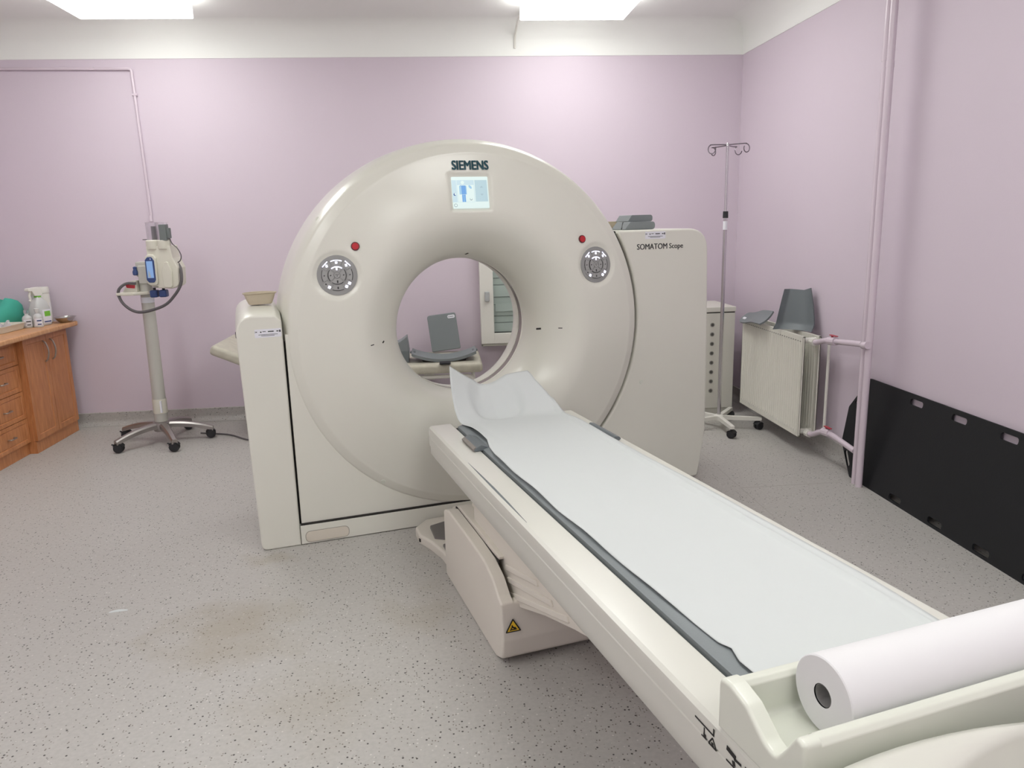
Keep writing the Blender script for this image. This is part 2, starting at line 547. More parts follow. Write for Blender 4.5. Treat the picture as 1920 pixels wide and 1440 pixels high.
ctrl = [(0.348, 0.272), (0.352, 0.22), (0.366, 0.15), (0.392, 0.085), (0.43, 0.03), (0.48, -0.018), (0.53, -0.045), (0.575, -0.054), (0.62, -0.052), (0.68, -0.043), (0.76, -0.028), (0.825, -0.0145), (0.842, -0.0115), (0.850, -0.0085), (0.868, 0.0005), (0.884, 0.0095), (0.893, 0.022), (0.900, 0.040), (0.906, 0.06), (0.913, 0.09), (0.92, 0.16), (0.925, 0.30)]
prof = [(p.x, p.y) for p in catmull([(r, v, 0) for r, v in ctrl], 7)]
def vsurf(r):
    for i in range(len(prof)-1):
        if prof[i][0] <= r <= prof[i+1][0]:
            a, b = prof[i], prof[i+1]
            q = (r-a[0])/max(1e-9, b[0]-a[0])
            return a[1]+q*(b[1]-a[1])
    return 0.0
def onface(u, z):
    """front plane reading (as seen from where the photo was taken) -> point and axes on the curved face"""
    U, Z, v = u, z, 0.0
    for _ in range(6):
        v = vsurf(hypot(U-CU, Z-CZ))
        k = (v-CAMV)/(0-CAMV)
        U = CAMU+(u-CAMU)*k; Z = CAMZ+(z-CAMZ)*k
    r = hypot(U-CU, Z-CZ)
    dv = (vsurf(r+0.01)-vsurf(r-0.01))/0.02
    e = Vector(((U-CU)/r, 0, (Z-CZ)/r))
    n = Vector((dv*e.x, -1, dv*e.z)).normalized()
    x = Vector((1, 0, 0)); x = (x-n*x.dot(n)).normalized()
    y = n.cross(x)
    return Vector((U, v, Z)), x, y, n
FACE = {k: onface(*p) for k, p in dict(padL=(0.255, 1.278), padR=(1.565, 1.271), redL=(0.346, 1.405), redR=(1.484, 1.402), screen=(0.906, 1.638), text=(0.906, 1.759)).items()}

# front cover: a surface of revolution with shallow dishes for the key pads and the screen
bm = newbm()
SEG = 420
rings = []
for r, v in prof:
    ring = []
    for k in range(SEG):
        a = 2*pi*k/SEG
        p = Vector((CU+r*cos(a), v, CZ+r*sin(a)))
        if r > 0.5 and v < 0.02:
            for key, R in (('padL', 0.099), ('padR', 0.099), ('redL', 0.024), ('redR', 0.024)):
                c, ex, ey, n = FACE[key]
                d = (p-c).length
                if d < R+0.012:
                    q = min(1, (R+0.012-d)/0.016)
                    p = p-n*0.010*(q*q*(3-2*q))*(1 if R > 0.05 else 0.35)
            c, ex, ey, n = FACE['screen']
            dx = abs((p-c).dot(ex))-0.092; dy = abs((p-c).dot(ey))-0.078
            d = max(dx, dy)
            if d < 0.01:
                q = min(1, (0.01-d)/0.012)
                p = p-n*0.011*q
        ring.append(bm.verts.new(p))
    rings.append(ring)
for i in range(len(rings)-1):
    for k in range(SEG):
        j = (k+1) % SEG
        # the ring is cut level where it meets the base
        zz = max(rings[i][k].co.z, rings[i][j].co.z, rings[i+1][k].co.z, rings[i+1][j].co.z)
        if zz < 0.104: continue
        bm.faces.new((rings[i][k], rings[i+1][k], rings[i+1][j], rings[i][j]))
mk('front_cover', bm, CREAM, G, smooth=60)

# tunnel: thin front ring, smoky window ring, light ring, rear cover
def revolve(pr, seg=160):
    b = newbm()
    R = [[b.verts.new((CU+r*cos(2*pi*k/seg), v, CZ+r*sin(2*pi*k/seg))) for k in range(seg)] for r, v in pr]
    for i in range(len(R)-1):
        for k in range(seg):
            j = (k+1) % seg
            b.faces.new((R[i][k], R[i+1][k], R[i+1][j], R[i][j]))
    return b
mk('tunnel_ring', revolve([(0.353, 0.270), (0.346, 0.270), (0.346, 0.284), (0.353, 0.284)]), CREAM, G)
mk('tunnel_window', revolve([(0.349, 0.282), (0.349, 0.338)]), MYLAR, G, 'smoky window strip running around the tunnel')
mk('tunnel_ring', revolve([(0.353, 0.336), (0.346, 0.336), (0.346, 0.342), (0.353, 0.342)]), CREAM, G)
rear = catmull([(0.348, 0.344, 0), (0.347, 0.38, 0), (0.355, 0.44, 0), (0.39, 0.53, 0), (0.46, 0.60, 0), (0.56, 0.64, 0), (0.70, 0.63, 0), (0.84, 0.60, 0), (0.89, 0.57, 0), (0.912, 0.50, 0), (0.923, 0.40, 0), (0.925, 0.30, 0)], 5)
mk('rear_cover', revolve([(p.x, p.y) for p in rear]), CREAM, G, smooth=60)

def arc(r, a0, a1, n):
    return [(CU+r*cos(radians(a0+(a1-a0)*k/n)), CZ+r*sin(radians(a0+(a1-a0)*k/n))) for k in range(n+1)]
# lower left front panel, filling the corner between ring, tower and base
RP = 0.885
z0 = 0.1035
aL = 180-math.degrees(math.asin(0.0))
pl = [(0.012, z0)]
start = math.degrees(math.acos((0.012-CU)/0.912)) if abs((0.012-CU)/0.912) <= 1 else 180
pts = [p for p in arc(RP, 182, 268, 40) if p[1] > z0+0.001 and p[0] > 0.012]
pl = [(0.004, z0), (0.004, 1.02)] + [(0.02, 1.02)] + pts + [(0.86, z0)]
mk('lower_front_panel', prism(pl, 'y', 0.0125, 0.20, 0.003, 2, 'a'), CREAM, G)
# dark seams behind the panels
mk('seam', box(-0.010, 0.006, 0.034, 0.22, 0.02, 0.985), GAP, G)
mk('seam', box(0.0, 1.6, 0.004, 0.2, 0.09, 0.1065), GAP, G)

# left tower
tw = rounded([(-0.205, 0.0), (-0.006, 0.0), (-0.006, 1.085), (-0.03, 1.112), (-0.205, 1.118)], [0.03, 0, 0.01, 0.02, 0.085], 8)
tw = [(u+0.02*min(1, max(0, (0.35-z)/0.35)) if u < -0.1 else u, z) for u, z in tw]
def sstep(a, b, x):
    q = max(0.0, min(1.0, (x-a)/(b-a)))
    return q*q*(3-2*q)
tb = prism(tw, 'y', 0.0, 0.56, 0.022, 4, 'ab')
bmesh.ops.bisect_plane(tb, geom=tb.verts[:]+tb.edges[:]+tb.faces[:], plane_co=(0, 0.10, 0), plane_no=(0, 1, 0))
for v in tb.verts:
    if v.co.z > 0.9: v.co.z += 0.030*min(1, max(0, (v.co.y-0.012)/0.09))
mk('side_tower', tb, CREAM, G)
mk('cable_port', box(-0.212, -0.203, 0.30, 0.33, 0.98, 1.01, 0.003), RUBBER, G)
# base
mk('base_panel', prism(rounded([(-0.004, 0.004), (1.70, 0.004), (1.70, 0.097), (-0.004, 0.097)], 0.002), 'y', 0.0, 0.5, 0.003, 2, 'a'), CREAM, G)
sl = rounded([(0.018, 0.012), (0.222, 0.012), (0.222, 0.064), (0.018, 0.064)], 0.0255, 8)
bm = prism(sl, 'y', -0.0035, 0.01, 0.002, 2, 'a')
gr = prism(rounded([(0.0155, 0.0095), (0.2245, 0.0095), (0.2245, 0.0665), (0.0155, 0.0665)], 0.028, 8), 'y', -0.0012, 0.01)
mk('grip_outline', gr, mat('seam_grey', rgb(150, 145, 135), 0.6), G)
mk('grip_cover', bm, mat('beige_insert', rgb(214, 206, 192), 0.45), G, 'oblong beige insert in the base')
mk('base_foot', box(1.2, 2.16, 0.07, 0.5, 0.0, 0.034), GAP, G)
mk('base_body', box(0.03, 1.78, 0.1, 0.55, 0.0, 0.42), CREAM, G)
# right cabinet, its left side follows the ring
cab = [(1.30, 0.03), (2.225, 0.03), (2.268, 0.30), (2.262, 0.9), (2.248, 1.437), (1.70, 1.437)]
cab = rounded(cab, [0, 0.02, 0.05, 0.05, 0.125, 0.0], 10)
arcp = [p for p in arc(0.916, 31, -72, 60) if p[1] > 0.03]
cab = cab[:-1]+[(1.712, 1.437)]+[p for p in arcp if p[1] < 1.43]
mk('side_cabinet', prism(cab, 'y', 0.034, 0.56, 0.018, 4, 'a'), CREAM, G)
mk('seam', prism([p for p in arc(0.9075, 30, -70, 50)]+[p for p in arc(0.9195, -70, 30, 50)], 'y', 0.066, 0.2), GAP, G)

# lettering and screen
def onmat(key, lift=0.0, dx=0.0, dy=0.0):
    c, x, y, n = FACE[key]
    return basis(c+n*lift+x*dx+y*dy, x, y, n)
def fit(bm, w, left=True):
    xs = [v.co.x for v in bm.verts]; a, b = min(xs), max(xs)
    for v in bm.verts: v.co.x = (v.co.x-a)*w/(b-a)-(0 if left else w/2)
    return bm
def bold(s, size, w, dx, dy, left=True):
    b = newbm()
    for ox in (-dx, 0, dx):
        for oy in ((-dy, dy) if dy else (0,)):
            merge(b, fit(text_bm(s, size, 0.0008, 0.0), w, left), Matrix.Translation((ox, oy, 0)))
    return b
mk('brand_lettering', bold('SIEMENS', 0.060, 0.176, 0.0019, 0.0009, False), TEALTXT, G, 'teal SIEMENS lettering', M=onmat('text', 0.0035), smooth=0)
LM = lambda u: basis((u, 0.0335, 1.348), (1, 0, 0), (0, 0, 1), (0, -1, 0))
mk('model_lettering', bold('SOMATOM', 0.042, 0.180, 0.0006, 0), GREYTXT, G, 'grey SOMATOM Scope lettering', M=LM(1.815), smooth=0)
mk('model_lettering', bold('Scope', 0.038, 0.084, 0.0005, 0), GREYTXT, G, 'grey SOMATOM Scope lettering', M=LM(2.008), smooth=0)

def flat(x0, x1, y0, y1, z0=0.0, z1=0.0004, r=0.0):
    p = [(x0, y0), (x1, y0), (x1, y1), (x0, y1)]
    return prism(rounded(p, r, 4) if r else p, 'z', z0, z1)
def emis(name, c, s=0.9):
    return mat(name, tuple(x*0.12 for x in c[:3])+(1,), 0.25, var=0, emit=c, estr=s)
S_W = emis('screen_white', rgb(226, 243, 240)); S_P = emis('screen_pale_blue', rgb(200, 224, 232)); S_G = emis('screen_grey_blue', rgb(186, 212, 220))
S_B = emis('screen_blue', rgb(110, 165, 225)); S_LB = emis('screen_light_blue', rgb(160, 203, 232)); S_D = emis('screen_dark_blue', rgb(40, 80, 150)); S_T = emis('screen_text', rgb(130, 150, 158))
scr = mk('screen', flat(-0.0885, 0.0885, -0.0735, 0.0735, -0.001, 0.001, 0.004), S_W, G, 'lit touch screen with a patient figure', M=onmat('screen', -0.0085))
def sc(name, bm, m_, lift=-0.0072):
    return mk(name, bm, m_, scr, M=onmat('screen', lift), smooth=0)
sc('menu_column', flat(-0.0885, -0.066, -0.044, 0.058), S_P)
sc('picture_field', flat(-0.064, 0.02, -0.044, 0.058), S_P, -0.0074)
sc('picture_field', flat(-0.062, 0.018, -0.043, 0.035), S_W, -0.0068)
sc('value_field', flat(0.0235, 0.0835, -0.042, 0.058), S_G)
sc('figure_torso', flat(-0.05, -0.022, -0.008, 0.033), S_B, -0.0062)
sc('figure_arm', flat(-0.0535, -0.043, -0.008, 0.031), S_LB, -0.0058)
sc('figure_arm', flat(-0.026, -0.018, -0.008, 0.031), S_LB, -0.0064)
sc('figure_leg', flat(-0.042, -0.035, -0.043, -0.009), S_B, -0.006)
sc('figure_leg', flat(-0.032, -0.025, -0.043, -0.009), S_B, -0.006)
sc('figure_leg', flat(-0.035, -0.032, -0.043, -0.009), S_LB, -0.006)
b_ = newbm(); bmesh.ops.create_circle(b_, cap_ends=True, segments=20, radius=0.0085); bmesh.ops.translate(b_, verts=b_.verts[:], vec=(-0.036, 0.047, 0))
sc('figure_head', b_, S_W, -0.006)
b_ = newbm(); bmesh.ops.create_circle(b_, cap_ends=True, segments=16, radius=0.010)
bmesh.ops.scale(b_, vec=(0.55, 1, 1), verts=b_.verts[:]); bmesh.ops.rotate(b_, verts=b_.verts[:], matrix=Matrix.Rotation(0.7, 3, 'Z')); bmesh.ops.translate(b_, verts=b_.verts[:], vec=(0.0, 0.026, 0))
sc('leaf_icon', b_, S_LB, -0.006)
for (x, y, r, m_) in ((-0.077, -0.008, 0.006, S_D), (-0.0745, -0.0065, 0.0042, S_W), (0.001, -0.03, 0.006, S_T), (0.001, -0.0285, 0.0048, S_W), (-0.076, -0.058, 0.008, S_T), (-0.076, -0.058, 0.0062, S_W)):
    b_ = newbm(); bmesh.ops.create_circle(b_, cap_ends=True, segments=18, radius=r); bmesh.ops.translate(b_, verts=b_.verts[:], vec=(x, y, 0))
    sc('icon', b_, m_, -0.0062 if m_ is not S_W else -0.0056)
o_ = sc('readout', text_bm('+0.0', 0.013, 0.0002), S_T); c, x, y, n = FACE['screen']; o_.location = x*0.061+y*0.041
o_ = sc('readout', text_bm('+0\u00b0', 0.013, 0.0002), S_T); c, x, y, n = FACE['screen']; o_.location = x*0.06+y*(-0.028)
for yy in (0.022, -0.006):
    b_ = newbm(); vs = [b_.verts.new(p) for p in ((0.047, yy, 0), (0.064, yy, 0), (0.0555, yy+(0.009 if yy > 0 else -0.009), 0))]; b_.faces.new(vs)
    sc('arrow', b_, emis('screen_arrow', rgb(170, 196, 206)), -0.0062)

# key pads
def sector(r0, r1, a0, a1, z0, z1, n=8):
    p = [(r1*cos(radians(a0+(a1-a0)*k/n)), r1*sin(radians(a0+(a1-a0)*k/n))) for k in range(n+1)]
    p += [(r0*cos(radians(a1+(a0-a1)*k/n)), r0*sin(radians(a1+(a0-a1)*k/n))) for k in range(n+1)]
    return prism(p, 'z', z0, z1)
def bar(x, y, w, h, rot=0.0, z0=0.0, z1=0.0005):
    b = prism([(-w/2, -h/2), (w/2, -h/2), (w/2, h/2), (-w/2, h/2)], 'z', z0, z1)
    bmesh.ops.rotate(b, verts=b.verts[:], matrix=Matrix.Rotation(radians(rot), 3, 'Z'))
    bmesh.ops.translate(b, verts=b.verts[:], vec=(x, y, 0))
    return b
for key in ('padL', 'padR'):
    def kp(name, bm, m_, parent, lift, label=None):
        return mk(name, bm, m_, parent, label, M=onmat(key, lift), smooth=30)
    b_ = newbm(); bmesh.ops.create_circle(b_, cap_ends=True, segments=48, radius=0.0905)
    r_ = bmesh.ops.extrude_face_region(b_, geom=b_.faces[:]); bmesh.ops.translate(b_, vec=(0, 0, 0.003), verts=[v for v in r_['geom'] if isinstance(v, bmesh.types.BMVert)])
    pad = kp('control_panel', b_, PANELG, G, -0.0115, 'round grey key pad with lit keys')
    B = -0.0088
    kp('button', (lambda b: (add_cyl(b, (0, 0, 0), (0, 0, 0.003), 0.0135, 0.0125, 20), b)[1])(newbm()), KEYG, pad, B)
    for (cx, cy) in ((-0.004, 0.003), (0.004, 0.003), (0, -0.0035)):
        kp('key_mark', bar(cx, cy, 0.0035, 0.004), MARKD, pad, B+0.0032)
    inner = ((90, True), (0, False), (180, False), (270, False))
    for a, lit in inner:
        kp('button', sector(0.0165, 0.040, a-38, a+38, 0, 0.0028), KEYG, pad, B)
        kp('key_line', sector(0.0385, 0.0415, a-38, a+38, 0, 0.0034) if not lit else sector(0.036, 0.0405, a-38, a+38, 0, 0.0036), LITKEY if lit else MARKD, pad, B)
        mx, my = 0.029*cos(radians(a)), 0.029*sin(radians(a))
        kp('key_mark', bar(mx, my, 0.0065, 0.012 if a in (90, 270) else 0.0045, 40 if a in (0, 180) else 0), LITKEY if lit else MARKD, pad, B+0.003)
    for a, lit in ((90, True), (0, False), (180, False), (270, False)):
        kp('button', sector(0.045, 0.070, a-23, a+23, 0, 0.0028), KEYG, pad, B)
        kp('key_line', sector(0.0655, 0.0695, a-22, a+22, 0, 0.0036) if lit else sector(0.0675, 0.0700, a-22, a+22, 0, 0.0034), LITKEY if lit else MARKD, pad, B)
        mx, my = 0.057*cos(radians(a)), 0.057*sin(radians(a))
        kp('key_mark', bar(mx, my, 0.010 if lit else 0.006, 0.010 if a in (90, 270) else 0.0045, 40 if a in (0, 180) else 0), LITKEY if lit else MARKD, pad, B+0.003)
    for a, mode in ((135, 'line'), (45, 'line'), (225, 'half'), (315, 'both')):
        ca, sa = cos(radians(a)), sin(radians(a))
        b_ = bar(0.062*ca, 0.062*sa, 0.024, 0.036, a, 0, 0.0028)
        kp('button', b_, KEYG, pad, B)
        if mode == 'line':
            kp('key_line', bar(0.072*ca, 0.072*sa, 0.004, 0.033, a, 0, 0.0036), LITKEY, pad, B)
            kp('key_mark', bar(0.061*ca, 0.061*sa, 0.009, 0.011, 10, 0, 0.0036), LITKEY, pad, B)
        else:
            px, py = -sa, ca
            for s in (-1, 1):
                lit = mode == 'both' or s > 0
                kp('key_mark', bar(0.064*ca+0.010*s*px, 0.064*sa+0.010*s*py, 0.012 if lit else 0.006, 0.012 if lit else 0.007, a+20, 0, 0.0036), LITKEY if lit else MARKD, pad, B)
for key in ('redL', 'redR'):
    b_ = newbm(); add_cyl(b_, (0, 0, -0.004), (0, 0, 0.004), 0.0195, 0.0195, 28)
    mk('button_ring', b_, mat('dark_red_ring', rgb(96, 50, 52), 0.5), G, M=onmat(key, -0.003))
    b_ = newbm(); add_cyl(b_, (0, 0, 0), (0, 0, 0.007), 0.0165, 0.015, 28)
    mk('stop_button', b_, RED, G, 'round red stop button', M=onmat(key, -0.002))
# small marks on the cover: laser windows and screw caps
def mark(u, z, w, h, m_, rot=0, name='laser_slot'):
    c, x, y, n = onface(u, z)
    mk(name, bar(0, 0, w, h, rot, -0.001, 0.0012), m_, G, M=basis(c, x, y, n), smooth=0)
mark(0.874, 1.352, 0.009, 0.022, GAP, -25)
mark(1.238, 0.962, 0.026, 0.009, GAP, 0)
mark(1.358, 0.957, 0.022, 0.004, GAP, 0)
mark(0.447, 0.955, 0.014, 0.007, GAP, 30)
mark(0.395, 0.944, 0.018, 0.004, GAP, 10)
for (u, z) in ((0.405, 0.264),):
    c, x, y, n = onface(u, z)
    b_ = newbm(); add_cyl(b_, (0, 0, -0.003), (0, 0, 0.003), 0.0135, 0.012, 20)
    mk('screw_cap', b_, TRAYC, G, M=basis(c, x, y, n))
b_ = newbm(); add_cyl(b_, (1.848, 0.036, 0.623), (1.848, 0.031, 0.623), 0.0125, 0.011, 20)
mk('screw_cap', b_, TRAYC, G)
b_ = newbm(); add_cyl(b_, (0, 0, -0.004), (0, 0, 0.004), 0.012, 0.010, 18)
c = Vector((CU-0.902*cos(radians(38)), 0.055, CZ+0.902*sin(radians(38)))); n = Vector((-cos(radians(38)), -0.8, sin(radians(38)))).normalized()
x = Vector((0, 1, 0)); x = (x-n*x.dot(n)).normalized()
mk('screw_cap', b_, TRAYC, G, M=basis(c, x, n.cross(x), n))
# inventory stickers
def sticker(u0, z, v, wd):
    s = mk('sticker', flat(0, wd, -0.019, 0.019, 0, 0.0005, 0.004), STICK, G, 'small white sticker with faint print', M=basis((u0, v-0.0002, z), (1, 0, 0), (0, 0, 1), (0, -1, 0)), smooth=0)
    b = newbm()
    for (a, wv, h, yy) in ((0.02, 0.012, 0.009, 0.007), (0.045, 0.05, 0.004, 0.007), (0.21, 0.05, 0.006, 0.006), (0.30, 0.12, 0.003, 0.008), (0.50, 0.22, 0.005, 0.007), (0.82, 0.08, 0.005, 0.007), (0.92, 0.06, 0.010, 0.007), (0.14, 0.72, 0.0022, -0.006), (0.24, 0.5, 0.0022, -0.011)):
        merge(b, bar((a+wv/2)*wd, yy, wv*wd, h, 0, 0.0005, 0.0009))
    mk('print', b, GREYTXT, s, M=basis((u0, v-0.0002, z), (1, 0, 0), (0, 0, 1), (0, -1, 0)), smooth=0)
sticker(-0.126, 1.035, 0.0, 0.115)
sticker(1.862, 1.408, 0.034, 0.122)

# ------------------------------------------------------------------ patient table
T = thing('patient_table', 'long cream patient table on a lifting pedestal in front of the scanner', 'patient table', GP(CU, -0.95), GANG, None, (CU, -0.95, 0))
UL, UR = 0.557, 1.253
VF, VN = -0.385, -3.05
side = [(0.578, 0.476), (0.563, 0.500), (0.563, 0.534), (0.559, 0.537), (0.557, 0.577), (0.5595, 0.579), (0.5595, 0.581), (0.557, 0.583), (0.557, 0.607), (0.560, 0.618), (0.569, 0.625), (0.657, 0.625), (0.662, 0.622), (0.664, 0.585)]
cs = side+[(2*CU-a, b) for a, b in side[::-1]]
bm = prism(cs, 'y', VN, VF, 0.006, 2, 'ab')
mk('tabletop', bm, CREAM2, T, smooth=30)
# pallet inside the trough
mk('pallet', prism([(0.672, 0.586), (1.138, 0.586), (1.142, 0.605), (1.11, 0.606), (0.905, 0.600), (0.70, 0.606), (0.668, 0.605)], 'y', -2.56, -0.40), RUBBER, T, 'black pallet edge under the mattress')
mk('trough_liner', box(0.6645, 1.1455, -3.0, -0.40, 0.584, 0.5865), GAP, T)
# slit in the edge strip
bm = prism([(-0.955, 0.0), (-1.30, -0.0075), (-1.575, -0.0005), (-1.575, 0.0), (-1.30, 0.0065)], 'z', 0, 1)
bm.free()
b_ = newbm()
vs = []
sl = [(-0.955, 0.0005), (-1.10, 0.004), (-1.25, 0.0062), (-1.40, 0.005), (-1.575, 0.0005)]
for s, z in ((1, 0.6255), (-1, 0.6255)):
    pass
top = [(0.5735+h, v, 0.6256) for v, h in sl]; bot = [(0.5735-h*0.4, v, 0.6256) for v, h in sl[::-1]]
f_ = b_.faces.new([b_.verts.new(p) for p in top+bot])
r_ = bmesh.ops.extrude_face_region(b_, geom=[f_]); bmesh.ops.translate(b_, vec=(0, 0, -0.002), verts=[v for v in r_['geom'] if isinstance(v, bmesh.types.BMVert)])
mk('edge_strip_gap', b_, DKGREY, T, 'dark slit where the edge strip has lifted', smooth=0)

# pedestal tub
pw = 0.045
def tubwall(u0, u1):
    poly = [(-0.56, 0.0), (-1.25, 0.0), (-1.325, 0.03), (-1.335, 0.10), (-1.325, 0.235), (-1.29, 0.25), (-1.235, 0.288), (-1.14, 0.315), (-0.98, 0.322), (-0.64, 0.322), (-0.565, 0.30)]
    poly = rounded(poly, [0.01, 0.03, 0.03, 0.05, 0.01, 0.03, 0.05, 0.05, 0.02, 0.02, 0.02], 4)
    return prism(poly, 'x', u0, u1, 0.028, 5, 'a' if u0 < 0.9 else 'b')
mk('pedestal_side', tubwall(0.565, 0.565+pw), BEIGE, T)
mk('pedestal_side', tubwall(1.245-pw, 1.245), BEIGE, T)
fr = rounded([(-1.05, 0.0), (-1.25, 0.0), (-1.325, 0.03), (-1.335, 0.10), (-1.325, 0.233), (-1.29, 0.236), (-1.20, 0.10)], [0, 0.03, 0.03, 0.05, 0.01, 0.01, 0], 4)
mk('pedestal_front', prism(fr, 'x', 0.6095, 1.2005), BEIGE, T)
mk('pedestal_floor', box(0.60, 1.21, -1.24, -0.57, 0.002, 0.06), BEIGE, T)
mk('pedestal_back', box(0.60, 1.21, -0.60, -0.565, 0.0, 0.31, 0.01), BEIGE, T)
# lifting arms and covers
mk('lift_cover', prism([(-0.62, 0.318), (-0.64, 0.334), (-1.02, 0.338), (-1.17, 0.332), (-1.17, 0.322), (-1.02, 0.31)], 'x', 0.6140, 1.19, 0.003, 2), BEIGE, T)
mk('seam', prism([(-0.60, 0.31), (-1.17, 0.31), (-1.17, 0.3195), (-0.60, 0.3195)], 'x', 0.6102, 0.6145), GAP, T)
mk('lift_cover', prism([(-0.66, 0.338), (-0.70, 0.385), (-1.02, 0.368), (-1.10, 0.338)], 'x', 0.66, 1.15, 0.01, 3), BEIGE, T)
arm = [(-0.80, 0.20), (-1.22, 0.170), (-1.56, 0.300), (-1.78, 0.372), (-1.86, 0.395), (-1.95, 0.45), (-1.95, 0.477), (-0.80, 0.477)]
mk('lift_arm', prism(rounded(arm, [0, 0.02, 0.1, 0.04, 0.02, 0.02, 0, 0], 4), 'x', 0.632, 1.178, 0.006, 2), BEIGE, T)
for (v0, za, v1, zb) in ((-1.20, 0.315, -1.50, 0.395), (-1.215, 0.275, -1.62, 0.385), (-1.23, 0.225, -1.74, 0.395)):
    mk('arm_rib', prism([(v0, za), (v1, zb), (v1-0.012, zb-0.016), (v0, za-0.02)], 'x', 0.6255, 0.64, 0.002, 1), BEIGE, T)
mk('pivot_bracket', box(0.636, 0.70, -1.235, -1.16, 0.12, 0.20, 0.004), CREAM2, T)
mk('underframe', box(0.60, 1.21, -1.92, -0.55, 0.452, 0.478, 0.006), BEIGE, T)
mk('underframe', box(0.66, 1.15, -2.1, -1.82, 0.41, 0.477, 0.02), BEIGE, T)
# warning triangle
W = mk('warning_sign', prism(rounded([(-0.029, -0.022), (0.029, -0.022), (0, 0.028)], 0.003, 3), 'z', 0, 0.0006), BLACKINK, T, 'yellow triangular crush warning sign', M=basis((0.603, -1.3368, 0.155), (1, 0, 0), (0, 0.04, 1), (0, -1, 0)), smooth=0)
mk('sign_field', prism([(-0.0215, -0.0178), (0.0215, -0.0178), (0, 0.0195)], 'z', 0.0006, 0.0009), YELLOW, W, M=basis((0.603, -1.3368, 0.155), (1, 0, 0), (0, 0.04, 1), (0, -1, 0)), smooth=0)
b_ = newbm()
for (x, y, wv, h, r) in ((0.0, -0.0125, 0.026, 0.004, 0), (0.002, -0.006, 0.016, 0.005, -20), (-0.003, -0.001, 0.005, 0.009, 25), (0.006, -0.0085, 0.008, 0.005, 30), (-0.007, -0.008, 0.004, 0.008, 10)):
    merge(b_, bar(x, y, wv, h, r, 0.0009, 0.0012))
mk('sign_symbol', b_, BLACKINK, W, M=basis((0.603, -1.3368, 0.155), (1, 0, 0), (0, 0.04, 1), (0, -1, 0)), smooth=0)
# foot plate with pedals between pedestal and scanner
fp = [(0.80, -0.004), (0.60, -0.02), (0.53, -0.10), (0.527, -0.20), (0.56, -0.30), (0.585, -0.42), (0.59, -0.556), (1.2, -0.556), (1.2, -0.004)]
mk('foot_plate', prism(rounded(fp, [0.03, 0.03, 0.03, 0.03, 0.03, 0.03, 0, 0, 0], 4), 'z', 0.002, 0.045, 0.012, 3, 'b'), BEIGE, T)
mk('foot_pedal', prism(rounded([(0.595, -0.14), (0.68, -0.11), (0.70, -0.20), (0.66, -0.33), (0.585, -0.28)], 0.012, 3), 'z', 0.04, 0.058, 0.005, 2, 'b'), mat('grey_pedal', rgb(112, 108, 106), 0.5), T, 'dark grey foot pedal')
mk('foot_pedal', prism(rounded([(0.60, -0.37), (0.66, -0.36), (0.66, -0.46), (0.60, -0.47)], 0.012, 3), 'z', 0.04, 0.056, 0.005, 2, 'b'), MATS['grey_pedal'], T, 'dark grey foot pedal')
mk('screw_hole', box(0.5255, 0.535, -0.215, -0.20, 0.012, 0.027), GAP, T)
# pictograms printed on the side
def sideM(v, z):  # writing on the left side, read from the left: +x towards the viewer end (-v)
    return basis((UL-0.0004, v, z), (0, -1, 0), (0, 0, 1), (-1, 0, 0))
b_ = newbm()
for (x, y, wv, h, r) in ((0.022, 0.010, 0.060, 0.0035, -1), (0.0505, 0.016, 0.0035, 0.014, 0), (0.022, -0.0035, 0.003, 0.020, 0), (0.022, -0.013, 0.016, 0.003, 0), (0.024, -0.008, 0.008, 0.006, 0)):
    merge(b_, bar(x, y, wv, h, r, 0, 0.0005))
for (x0, y0, x1, y1) in ((0.036, -0.014, 0.060, -0.014), (0.036, -0.014, 0.048, 0.003), (0.060, -0.014, 0.048, 0.003)):
    dx, dy = x1-x0, y1-y0
    merge(b_, bar((x0+x1)/2, (y0+y1)/2, hypot(dx, dy), 0.003, math.degrees(atan2(dy, dx)), 0, 0.0005))
merge(b_, bar(0.048, -0.009, 0.006, 0.006, 0, 0, 0.0005))
mk('pictogram', b_, BLACKINK, T, 'black load warning pictogram', M=sideM(-2.505, 0.5925), smooth=0)
b_ = newbm()
for (x, y, wv, h, r) in ((0.012, 0.013, 0.026, 0.009, -8), (0.030, 0.008, 0.020, 0.005, 5), (0.052, 0.012, 0.004, 0.006, 0), (0.068, 0.012, 0.006, 0.016, 0), (0.034, -0.009, 0.07, 0.0032, 0), (0.020, -0.002, 0.008, 0.009, 20), (0.048, -0.002, 0.02, 0.002, 0)):
    merge(b_, bar(x, y, wv, h, r, 0, 0.0005))
mk('pictogram', b_, BLACKINK, T, 'black patient weight pictogram', M=sideM(-2.595, 0.5925), smooth=0)
# rounded foot end with an oval recess
def oval(cu_, cv_, a, b, z, n=64):
    return [(cu_+a*cos(2*pi*k/n), cv_+b*sin(2*pi*k/n), z) for k in range(n)]
FE = [(0.70, -3.04, 0.50, 0.245, 0.59), (0.70, -3.04, 0.51, 0.255, 0.66), (0.70, -3.04, 0.508, 0.253, 0.688), (0.705, -3.04, 0.495, 0.242, 0.706), (0.73, -3.042, 0.47, 0.226, 0.713),
      (0.84, -3.045, 0.39, 0.214, 0.713), (0.90, -3.045, 0.335, 0.206, 0.711), (0.905, -3.045, 0.326, 0.199, 0.700), (0.905, -3.045, 0.320, 0.194, 0.64), (0.905, -3.045, 0.30, 0.175, 0.625)]
FE = [(a, b-0.005, c, d, e+0.010) for a, b, c, d, e in FE]
mk('foot_end_cover', loops([oval(*q) for q in FE]), CREAM2, T, smooth=60)

